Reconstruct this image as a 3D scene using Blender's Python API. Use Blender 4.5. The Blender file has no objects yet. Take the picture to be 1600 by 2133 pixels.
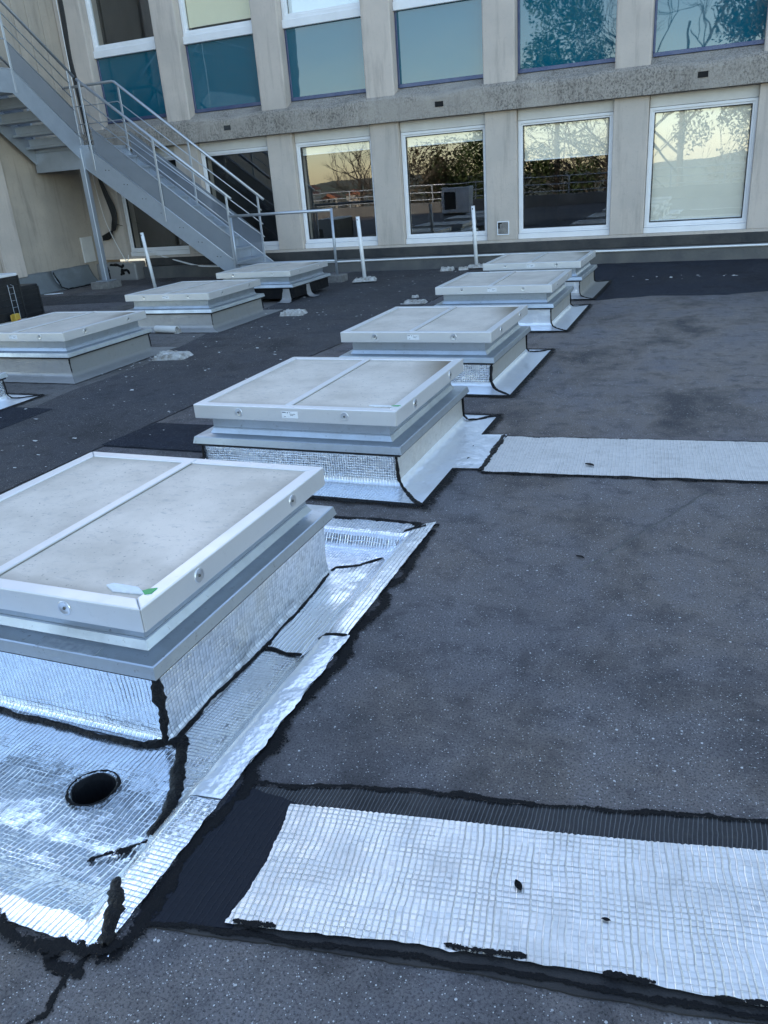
import bpy, bmesh, math, random
from mathutils import Vector, Matrix, noise
import numpy as np

SC = bpy.context.scene
COL = SC.collection
rnd = random.Random(7)
R = math.radians

# ------------------------------------------------------------------ camera
yaw, pitch, roll = -0.40877, 0.39731, 0.07831
F = Vector((math.sin(yaw)*math.cos(pitch), math.cos(yaw)*math.cos(pitch), -math.sin(pitch)))
r0 = Vector((math.cos(yaw), -math.sin(yaw), 0)); d0 = F.cross(r0)
right = r0*math.cos(roll) + d0*math.sin(roll)
down = -r0*math.sin(roll) + d0*math.cos(roll)
cam_d = bpy.data.cameras.new('camera'); cam = bpy.data.objects.new('camera', cam_d); COL.objects.link(cam)
m = Matrix.Identity(4)
for i in range(3):
    m[i][0] = right[i]; m[i][1] = -down[i]; m[i][2] = -F[i]
m.translation = Vector((0, 0, 1.5))
cam.matrix_world = m
cam_d.sensor_fit = 'HORIZONTAL'; cam_d.sensor_width = 36.0; cam_d.lens = 1652.2/1600*36
cam_d.clip_end = 4000; cam_d.clip_start = 0.05
SC.camera = cam

# ------------------------------------------------------------------ sky and sun
SUN_EL, SUN_AZ = R(21), R(-45)          # low winter sun behind the office block
W = bpy.data.worlds.new('World'); SC.world = W; W.use_nodes = True
nt = W.node_tree; nt.nodes.clear()
wo = nt.nodes.new('ShaderNodeOutputWorld'); bg = nt.nodes.new('ShaderNodeBackground')
sky = nt.nodes.new('ShaderNodeTexSky'); sky.sky_type = 'NISHITA'; sky.sun_disc = False
sky.sun_elevation = SUN_EL; sky.sun_rotation = SUN_AZ; sky.air_density = 1.0; sky.dust_density = 0.35; sky.ozone_density = 1.1
tc = nt.nodes.new('ShaderNodeTexCoord')
mp = nt.nodes.new('ShaderNodeMapping'); mp.inputs['Scale'].default_value = (1, 1, 2.4)
cn = nt.nodes.new('ShaderNodeTexNoise'); cn.inputs['Scale'].default_value = 2.6; cn.inputs['Detail'].default_value = 7; cn.inputs['Roughness'].default_value = 0.58
cr = nt.nodes.new('ShaderNodeValToRGB'); cr.color_ramp.elements[0].position = 0.56; cr.color_ramp.elements[1].position = 0.80
bw = nt.nodes.new('ShaderNodeRGBToBW'); cm = nt.nodes.new('ShaderNodeVectorMath'); cm.operation = 'SCALE'
cm.inputs[0].default_value = (1.75, 1.66, 1.52)
mx = nt.nodes.new('ShaderNodeMix'); mx.data_type = 'RGBA'
L = nt.links.new
L(tc.outputs['Generated'], mp.inputs[0]); L(mp.outputs[0], cn.inputs['Vector']); L(cn.outputs[0], cr.inputs[0])
L(sky.outputs[0], bw.inputs[0]); L(bw.outputs[0], cm.inputs['Scale'])
L(cr.outputs[0], mx.inputs['Factor']); L(sky.outputs[0], mx.inputs['A']); L(cm.outputs[0], mx.inputs['B'])
L(mx.outputs['Result'], bg.inputs[0]); bg.inputs[1].default_value = 0.15
L(bg.outputs[0], wo.inputs[0])
sl = bpy.data.lights.new('sun', 'SUN'); sl.energy = 3.2; sl.angle = R(0.5); sl.color = (1.0, 0.88, 0.72)
so = bpy.data.objects.new('sun', sl); COL.objects.link(so)
to_sun = Vector((math.sin(SUN_AZ)*math.cos(SUN_EL), math.cos(SUN_AZ)*math.cos(SUN_EL), math.sin(SUN_EL)))
so.rotation_euler = to_sun.to_track_quat('Z', 'Y').to_euler(); so.location = (0, 30, 30)
SC.view_settings.view_transform = 'Standard'; SC.view_settings.look = 'None'
SC.view_settings.gamma = 1; SC.view_settings.use_curve_mapping = False
SC.view_settings.exposure = 1.85
SC.render.engine = 'CYCLES'
SC.cycles.max_bounces = 8; SC.cycles.glossy_bounces = 4; SC.cycles.transparent_max_bounces = 12
SC.cycles.sample_clamp_indirect = 6

# ------------------------------------------------------------------ materials
class N:
    """tiny node-graph helper"""
    def __init__(s, name):
        s.m = bpy.data.materials.new(name); s.m.use_nodes = True
        s.t = s.m.node_tree; s.t.nodes.clear()
        s.out = s.t.nodes.new('ShaderNodeOutputMaterial')
    def n(s, typ, **kw):
        nd = s.t.nodes.new(typ)
        for k, v in kw.items(): setattr(nd, k, v)
        return nd
    def l(s, a, b): s.t.links.new(a, b)
    def val(s, sock, v):
        if isinstance(v, (int, float)): sock.default_value = v
        elif isinstance(v, (tuple, list)):
            sock.default_value = tuple(v) + (1,)*(len(sock.default_value)-len(v)) if hasattr(sock.default_value, '__len__') else v[0]
        else: s.l(v, sock)
    def math(s, op, a, b=None, c=None, clamp=False):
        nd = s.n('ShaderNodeMath', operation=op, use_clamp=clamp)
        s.val(nd.inputs[0], a)
        if b is not None: s.val(nd.inputs[1], b)
        if c is not None: s.val(nd.inputs[2], c)
        return nd.outputs[0]
    def vmath(s, op, a, b=None, scale=None):
        nd = s.n('ShaderNodeVectorMath', operation=op)
        s.val(nd.inputs[0], a)
        if b is not None: s.val(nd.inputs[1], b)
        if scale is not None: s.val(nd.inputs['Scale'], scale)
        return nd.outputs[1] if op in ('DOT_PRODUCT', 'LENGTH') else nd.outputs[0]
    def noise(s, vec, scale, detail=4, rough=0.55, col=False, dist=0.0):
        nd = s.n('ShaderNodeTexNoise'); s.val(nd.inputs['Vector'], vec)
        nd.inputs['Scale'].default_value = scale; nd.inputs['Detail'].default_value = detail
        nd.inputs['Roughness'].default_value = rough; nd.inputs['Distortion'].default_value = dist
        return nd.outputs[1 if col else 0]
    def ramp(s, f, stops):
        nd = s.n('ShaderNodeValToRGB'); e = nd.color_ramp.elements
        while len(e) < len(stops): e.new(0.5)
        for q, (p, c) in zip(e, stops):
            q.position = p; q.color = (c, c, c, 1) if isinstance(c, (int, float)) else tuple(c)+(1,)
        s.val(nd.inputs[0], f); return nd.outputs[0]
    def mix(s, f, a, b):
        nd = s.n('ShaderNodeMix', data_type='RGBA'); s.val(nd.inputs['Factor'], f)
        s.val(nd.inputs['A'], a); s.val(nd.inputs['B'], b); return nd.outputs['Result']
    def bump(s, h, dist=1.0, strength=1.0):
        nd = s.n('ShaderNodeBump'); nd.inputs['Distance'].default_value = dist; nd.inputs['Strength'].default_value = strength
        s.l(h, nd.inputs['Height']); return nd.outputs[0]
    def pbsdf(s, col, rough=0.6, metal=0.0, normal=None, spec=0.5, coat=0):
        p = s.n('ShaderNodeBsdfPrincipled')
        s.val(p.inputs['Base Color'], col); s.val(p.inputs['Roughness'], rough); s.val(p.inputs['Metallic'], metal)
        p.inputs['Specular IOR Level'].default_value = spec
        if normal is not None: s.l(normal, p.inputs['Normal'])
        return p.outputs[0]
    def done(s, sh): s.l(sh, s.out.inputs[0]); return s.m
    def pos(s): return s.n('ShaderNodeNewGeometry').outputs['Position']
    def obj(s): return s.n('ShaderNodeTexCoord').outputs['Object']
    def uv(s): return s.n('ShaderNodeTexCoord').outputs['UV']
    def objrnd(s): return s.n('ShaderNodeObjectInfo').outputs['Random']

def simple(name, c1, c2=None, scale=6, rough=0.6, metal=0.0, bump=0.0, bscale=60, spec=0.5, rvar=0.0, lo=0.35, hi=0.65, co='pos'):
    g = N(name); v = g.pos() if co == 'pos' else g.obj()
    if co == 'obj':
        v = g.vmath('ADD', v, g.vmath('SCALE', (13.0, 7.0, 5.0), scale=g.objrnd()))
    f = g.noise(v, scale, 6, 0.6)
    col = g.mix(g.ramp(f, [(lo, 0.0), (hi, 1.0)]), c1, c2) if c2 else c1
    rr = g.math('MULTIPLY_ADD', g.noise(v, scale*2.3, 4), rvar*2, rough-rvar) if rvar else rough
    nm = None
    if bump: nm = g.bump(g.noise(v, bscale, 5, 0.6), bump)
    return g.done(g.pbsdf(col, rr, metal, nm, spec))

def roof_mat(name, slate, dust, pale, speck=1.0, seed=(0, 0, 0), dustlo=0.44, dusthi=0.62, blob=None, spec=0.16):
    g = N(name); v = g.vmath('ADD', g.pos(), seed)
    big = g.noise(v, 0.42, 6, 0.6, dist=0.6)
    mid = g.noise(g.vmath('MULTIPLY', v, (1.0, 0.7, 1.0)), 1.5, 7, 0.66, dist=0.3)
    sml = g.noise(v, 7.5, 6, 0.68)
    fine = g.noise(v, 150, 4, 0.75)
    grain = g.noise(v, 420, 2, 0.6)
    col = g.mix(g.ramp(big, [(dustlo, 0.0), (dusthi, 1.0)]), slate, dust)
    if blob:      # dry silt left where a puddle used to stand
        d = g.vmath('LENGTH', g.vmath('MULTIPLY', g.vmath('SUBTRACT', g.pos(), blob), (0.42, 0.36, 0.0)))
        d = g.math('ADD', d, g.math('MULTIPLY', g.math('SUBTRACT', mid, 0.5), 1.5))
        col = g.mix(g.ramp(d, [(0.35, 0.85), (1.05, 0.0)]), col, (0.26, 0.215, 0.178))
    col = g.mix(g.ramp(mid, [(0.46, 0.0), (0.66, 0.8)]), col, pale)
    dk = tuple(c*0.42 for c in slate)
    col = g.mix(g.ramp(mid, [(0.34, 0.95), (0.50, 0.0)]), col, dk)
    col = g.mix(g.ramp(sml, [(0.36, 0.55), (0.50, 0.0)]), col, dk)
    col = g.mix(g.ramp(sml, [(0.58, 0.0), (0.72, 0.40)]), col, dust)
    col = g.mix(g.ramp(fine, [(0.36, 0.75), (0.52, 0.0)]), col, (0.010, 0.010, 0.011))
    col = g.mix(g.ramp(grain, [(0.54, 0.0), (0.70, 0.5)]), col, (0.19, 0.19, 0.20))
    # streaks left by standing water
    st = g.noise(g.vmath('MULTIPLY', v, (1.0, 3.4, 1.0)), 1.1, 7, 0.72)
    col = g.mix(g.ramp(st, [(0.57, 0.0), (0.70, 0.6)]), col, dk)
    sp = None; hh = None
    for sc, lo, hi, seed2 in ((240, 0.93, 0.66, 0.0), (110, 0.992, 0.950, 7.3)):
        vo = g.n('ShaderNodeTexVoronoi', voronoi_dimensions='3D', feature='F1')
        g.l(g.vmath('ADD', v, (seed2, seed2, 0)), vo.inputs['Vector']); vo.inputs['Scale'].default_value = sc
        ch = g.n('ShaderNodeSeparateColor'); g.l(vo.outputs['Color'], ch.inputs[0])
        dens = g.ramp(g.noise(v, 0.9, 4, 0.6), [(0.34, lo), (0.66, hi)])
        on = g.math('GREATER_THAN', ch.outputs[0], dens)
        small = g.math('LESS_THAN', g.math('ADD', vo.outputs['Distance'], g.math('MULTIPLY', fine, 0.25)), g.math('MULTIPLY_ADD', ch.outputs[1], 0.38, 0.22))
        f = g.math('MULTIPLY', g.math('MULTIPLY', on, small), 0.9*speck)
        col = g.mix(f, col, g.mix(ch.outputs[2], (0.13, 0.13, 0.135), (0.66, 0.65, 0.63)))
        hh = f if hh is None else g.math('MAXIMUM', hh, f)
    h = g.math('ADD', g.math('MULTIPLY', fine, 0.0040), g.math('MULTIPLY', g.noise(v, 5, 4), 0.016))
    h = g.math('ADD', h, g.math('MULTIPLY', hh, 0.0015))
    rr = g.math('MULTIPLY_ADD', mid, 0.35, 0.55)
    return g.done(g.pbsdf(col, rr, 0, g.bump(h, 1.0, 0.9), spec))

def foil(name, base, rough=0.3, cell=0.0155, au=1.0, av=0.7, tilt=1.0, wr=1.0, dirt=0.25, metal=1.0, ridge_shade=0.45, dirtcol=(0.20, 0.17, 0.13), spec=0.5, hl=0.55, cellvar=0.4):
    """embossed aluminium-faced membrane; UV is in metres"""
    g = N(name); uv0 = g.uv()
    off = g.vmath('SCALE', (3.1, 1.7, 0.0), scale=g.objrnd())
    uvn = g.vmath('ADD', uv0, off)
    warp = g.vmath('SUBTRACT', g.noise(uvn, 7, 3, 0.5, col=True), (0.5, 0.5, 0.5))
    uv = g.vmath('ADD', uvn, g.vmath('SCALE', warp, scale=0.018))
    t = g.vmath('SCALE', uv, scale=1.0/cell)
    fl = g.vmath('FLOOR', t); fr = g.vmath('SUBTRACT', t, fl)
    s = g.n('ShaderNodeSeparateXYZ'); g.l(fr, s.inputs[0])
    def grv(x, w):   # 0 on the line, 1 on the cell
        a = g.math('ABSOLUTE', g.math('MULTIPLY_ADD', x, 2.0, -1.0))
        return g.math('DIVIDE', g.math('SUBTRACT', 1.0, a), w, clamp=True)
    st = g.n('ShaderNodeSeparateXYZ'); g.l(t, st.inputs[0])
    def line(k, w, sc, lo, src):   # 1 on an emboss line: every line has its own strength and comes and goes
        idx = g.math('ROUND', st.outputs[k])
        w1 = g.n('ShaderNodeTexWhiteNoise', noise_dimensions='1D'); g.l(idx, w1.inputs['W'])
        pt = g.ramp(g.noise(g.vmath('ADD', uvn, (k*3.7, 0, 0)), sc, 5, 0.7), [(lo, 0.25), (lo+0.22, 1.0)])
        return g.math('MULTIPLY', g.math('MULTIPLY', g.math('SUBTRACT', 1.0, grv(src.outputs[k], w)), g.math('MULTIPLY_ADD', w1.outputs['Value'], 0.5, 0.5)), pt)
    s2_ = g.n('ShaderNodeSeparateXYZ'); g.l(g.vmath('FRACTION', g.vmath('ADD', t, (0.17, 0.17, 0.0))), s2_.inputs[0])
    lu = line(0, 0.26, 6.0, 0.28, s); lv = line(1, 0.26, 5.0, 0.36, s)
    du = line(0, 0.26, 6.0, 0.28, s2_); dv = g.math('MULTIPLY', line(1, 0.26, 5.0, 0.36, s2_), min(1.0, av))
    wn = g.n('ShaderNodeTexWhiteNoise', noise_dimensions='2D'); g.l(fl, wn.inputs['Vector'])
    rv = g.vmath('SUBTRACT', wn.outputs['Color'], (0.5, 0.5, 0.5))
    tl = g.vmath('DOT_PRODUCT', rv, g.vmath('SUBTRACT', fr, (0.5, 0.5, 0.5)))
    h = g.math('ADD', g.math('MULTIPLY', lu, 0.0014*au), g.math('MULTIPLY', lv, 0.0014*av))
    h = g.math('ADD', h, g.math('MULTIPLY', tl, 0.0014*tilt))
    h = g.math('ADD', h, g.math('MULTIPLY', g.noise(uvn, 9, 3, 0.6), 0.0065*wr))
    h = g.math('ADD', h, g.math('MULTIPLY', g.noise(uvn, 60, 3, 0.6), 0.0006*wr))
    d = g.ramp(g.noise(uvn, 3.3, 6, 0.7), [(0.50, 0.0), (0.78, 1.0)])
    d2 = g.ramp(g.noise(uvn, 26, 4, 0.7), [(0.60, 0.0), (0.74, 1.0)])
    col = g.mix(g.math('MULTIPLY', d, dirt, clamp=True), base, dirtcol)
    col = g.mix(g.math('MULTIPLY', d2, dirt*0.7, clamp=True), col, (0.08, 0.07, 0.06))
    gr = g.math('MAXIMUM', g.math('MULTIPLY', du, min(1.0, au)), dv)
    col = g.mix(g.math('MULTIPLY', g.math('SUBTRACT', wn.outputs['Value'], 0.5, clamp=True), cellvar*min(1.0, au)), col, tuple(c*0.5 for c in base))
    col = g.mix(g.math('MULTIPLY', gr, ridge_shade), col, (0.05, 0.055, 0.065))  # shaded side of each raised line, painted into the colour
    col = g.mix(g.math('MULTIPLY', lu, hl*min(1.0, au)), col, (0.96, 0.97, 0.98))  # painted highlight along the raised lines; bright scratches on the scraped foil
    mt = g.math('SUBTRACT', metal, g.math('MULTIPLY', d, dirt*0.6), clamp=True)
    rr = g.math('ADD', rough, g.math('MULTIPLY', d, 0.25))
    return g.done(g.pbsdf(col, rr, mt, g.bump(h, 1.0, 1.0), spec))

def steel(name, base, rough=0.4, metal=0.85, brush=0.0, stain=0.2, blotch=(0.30, 0.31, 0.32)):
    g = N(name); o = g.obj(); v = g.vmath('ADD', o, g.vmath('SCALE', (11.0, 5.0, 3.0), scale=g.objrnd()))
    a = g.noise(v, 4.5, 6, 0.65); b = g.noise(v, 42, 4, 0.7)
    col = g.mix(g.math('MULTIPLY', g.ramp(a, [(0.42, 0.0), (0.7, 1.0)]), stain), base, blotch)
    col = g.mix(g.math('MULTIPLY', g.ramp(b, [(0.62, 0.0), (0.72, 1.0)]), stain*1.2, clamp=True), col, (0.12, 0.11, 0.10))
    rr = g.math('MULTIPLY_ADD', a, 0.3, rough-0.12)
    h = g.math('ADD', g.math('MULTIPLY', a, 0.004), g.math('MULTIPLY', b, 0.0004))
    return g.done(g.pbsdf(col, rr, metal, g.bump(h, 1.0, 0.8), 0.5))

def lid_panel_mat():
    g = N('lid_sheet'); o = g.obj(); v = g.vmath('ADD', o, g.vmath('SCALE', (11.0, 5.0, 3.0), scale=g.objrnd()))
    a = g.noise(v, 3.2, 6, 0.62); b = g.noise(g.vmath('MULTIPLY', v, (1.0, 2.0, 1.0)), 16, 5, 0.7); c = g.noise(v, 70, 3, 0.6)
    col = g.mix(g.ramp(a, [(0.38, 0.0), (0.66, 1.0)]), (0.70, 0.625, 0.535), (0.55, 0.485, 0.405))
    col = g.mix(g.ramp(b, [(0.56, 0.0), (0.74, 0.55)]), col, (0.32, 0.31, 0.30))
    col = g.mix(g.ramp(c, [(0.64, 0.0), (0.70, 0.65)]), col, (0.16, 0.15, 0.14))
    # rusty run-off stain gathered at the back right corner and along the rails
    s = g.n('ShaderNodeSeparateXYZ'); g.l(o, s.inputs[0])
    dx = g.math('SUBTRACT', 0.545, g.math('ABSOLUTE', s.outputs[0])); dy = g.math('SUBTRACT', 0.545, g.math('ABSOLUTE', s.outputs[1]))
    rim = g.math('MINIMUM', dx, dy)
    rim = g.math('ADD', rim, g.math('MULTIPLY', g.math('SUBTRACT', b, 0.5), 0.09))
    col = g.mix(g.ramp(rim, [(0.0, 0.42), (0.06, 0.0)]), col, (0.26, 0.23, 0.18))
    cx = g.math('SUBTRACT', 0.56, s.outputs[0]); cy = g.math('MULTIPLY', g.math('SUBTRACT', 0.56, s.outputs[1]), 0.42)
    cd = g.math('ADD', g.math('SQRT', g.math('ADD', g.math('MULTIPLY', cx, cx), g.math('MULTIPLY', cy, cy))), g.math('MULTIPLY', g.math('SUBTRACT', a, 0.5), 0.16))
    col = g.mix(g.math('MULTIPLY', g.ramp(cd, [(0.05, 0.95), (0.25, 0.0)]), g.math('GREATER_THAN', g.objrnd(), 0.2)), col, (0.17, 0.125, 0.07))
    h = g.math('ADD', g.math('MULTIPLY', a, 0.006), g.math('MULTIPLY', c, 0.0005))
    return g.done(g.pbsdf(col, g.math('MULTIPLY_ADD', a, 0.3, 0.33), 0.12, g.bump(h, 1.0, 0.7), 0.5))

def glass_mat(name, tint=(0.965, 0.98, 0.975), wav=0.10, refl=1.0):
    g = N(name); v = g.pos()
    nm = g.bump(g.noise(v, 1.1, 2, 0.4), 0.010*wav, 1.0)
    gl = g.n('ShaderNodeBsdfGlossy'); gl.inputs['Roughness'].default_value = 0.004; g.l(nm, gl.inputs['Normal'])
    gl.inputs['Color'].default_value = (0.95, 0.97, 1.0, 1)
    tr = g.n('ShaderNodeBsdfTransparent'); tr.inputs[0].default_value = tuple(tint)+(1,)
    f = g.n('ShaderNodeFresnel'); f.inputs['IOR'].default_value = 1.9
    ms = g.n('ShaderNodeMixShader'); bf = g.n('ShaderNodeNewGeometry').outputs['Backfacing']   # only the outer face mirrors
    g.l(g.math('MULTIPLY', g.math('MULTIPLY', f.outputs[0], 1.5*refl, clamp=True), g.math('SUBTRACT', 1.0, bf)), ms.inputs[0])
    g.l(tr.outputs[0], ms.inputs[1]); g.l(gl.outputs[0], ms.inputs[2])
    return g.done(ms.outputs[0])

def panel_mat(name, c):
    g = N(name); v = g.pos()
    nm = g.bump(g.noise(v, 1.4, 2, 0.45), 0.0025, 1.0)
    p = g.n('ShaderNodeBsdfPrincipled'); p.inputs['Base Color'].default_value = c+(1,)
    p.inputs['Roughness'].default_value = 0.015; p.inputs['IOR'].default_value = 1.85
    g.l(nm, p.inputs['Normal'])
    return g.done(p.outputs[0])

def concrete(name, c1, c2, dark, streak=0.3, bump=0.004, bscale=70, grit=0.0):
    g = N(name); v = g.pos()
    a = g.noise(v, 1.6, 6, 0.6); b = g.noise(v, 24, 5, 0.7)
    col = g.mix(g.ramp(a, [(0.35, 0.0), (0.66, 1.0)]), c1, c2)
    st = g.noise(g.vmath('MULTIPLY', v, (5.0, 5.0, 0.55)), 1.7, 6, 0.65)
    col = g.mix(g.ramp(st, [(0.52, 0.0), (0.76, streak)]), col, dark)
    col = g.mix(g.ramp(b, [(0.57, 0.0), (0.75, 0.35+grit*0.5)]), col, dark)
    if grit:
        n2 = g.noise(g.vmath('MULTIPLY', v, (1.0, 1.0, 0.7)), 46, 4, 0.75)
        zone = g.ramp(g.noise(v, 1.1, 3, 0.6), [(0.36, 0.15), (0.56, 1.0)])
        col = g.mix(g.math('MULTIPLY', g.math('MULTIPLY', g.ramp(n2, [(0.46, 0.0), (0.62, 1.0)]), zone), grit), col, (0.045, 0.04, 0.036))
        h = g.math('ADD', g.math('MULTIPLY', n2, 0.02), g.math('MULTIPLY', b, 0.006))
    else:
        h = g.math('ADD', g.math('MULTIPLY', g.noise(v, bscale, 4, 0.6), bump), g.math('MULTIPLY', a, 0.006))
    return g.done(g.pbsdf(col, 0.85, 0, g.bump(h, 1.0, 0.9), 0.3))

def mesh_infill():
    """expanded-metal infill: holes far below one pixel, so a fixed share lets light through"""
    g = N('stair_mesh_infill'); v = g.pos()
    p = g.pbsdf(g.mix(g.noise(v, 5, 4), (0.27, 0.30, 0.34), (0.34, 0.37, 0.41)), 0.5, 0.5)
    tr = g.n('ShaderNodeBsdfTransparent')
    ms = g.n('ShaderNodeMixShader'); ms.inputs[0].default_value = 0.62
    g.l(tr.outputs[0], ms.inputs[1]); g.l(p, ms.inputs[2]); return g.done(ms.outputs[0])

def ragged_tar():
    """brushed-on bitumen whose edge frays out (UV.y runs -1..1 across the stroke)"""
    g = N('brushed_bitumen'); v = g.pos(); s = g.n('ShaderNodeSeparateXYZ'); g.l(g.uv(), s.inputs[0])
    n1 = g.noise(v, 30, 6, 0.75); n2 = g.noise(v, 130, 3, 0.7)
    lim = g.math('ADD', g.math('MULTIPLY_ADD', n1, 2.6, -0.72), g.math('MULTIPLY_ADD', n2, 1.6, -0.80))
    a = g.math('LESS_THAN', g.math('ABSOLUTE', s.outputs[1]), lim)
    p = g.pbsdf(g.mix(n1, (0.003, 0.004, 0.006), (0.013, 0.012, 0.012)), g.math('MULTIPLY_ADD', n2, 0.4, 0.40), 0, g.bump(n1, 0.01), 0.12)
    tr = g.n('ShaderNodeBsdfTransparent'); ms = g.n('ShaderNodeMixShader')
    g.l(a, ms.inputs[0]); g.l(tr.outputs[0], ms.inputs[1]); g.l(p, ms.inputs[2]); return g.done(ms.outputs[0])

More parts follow.
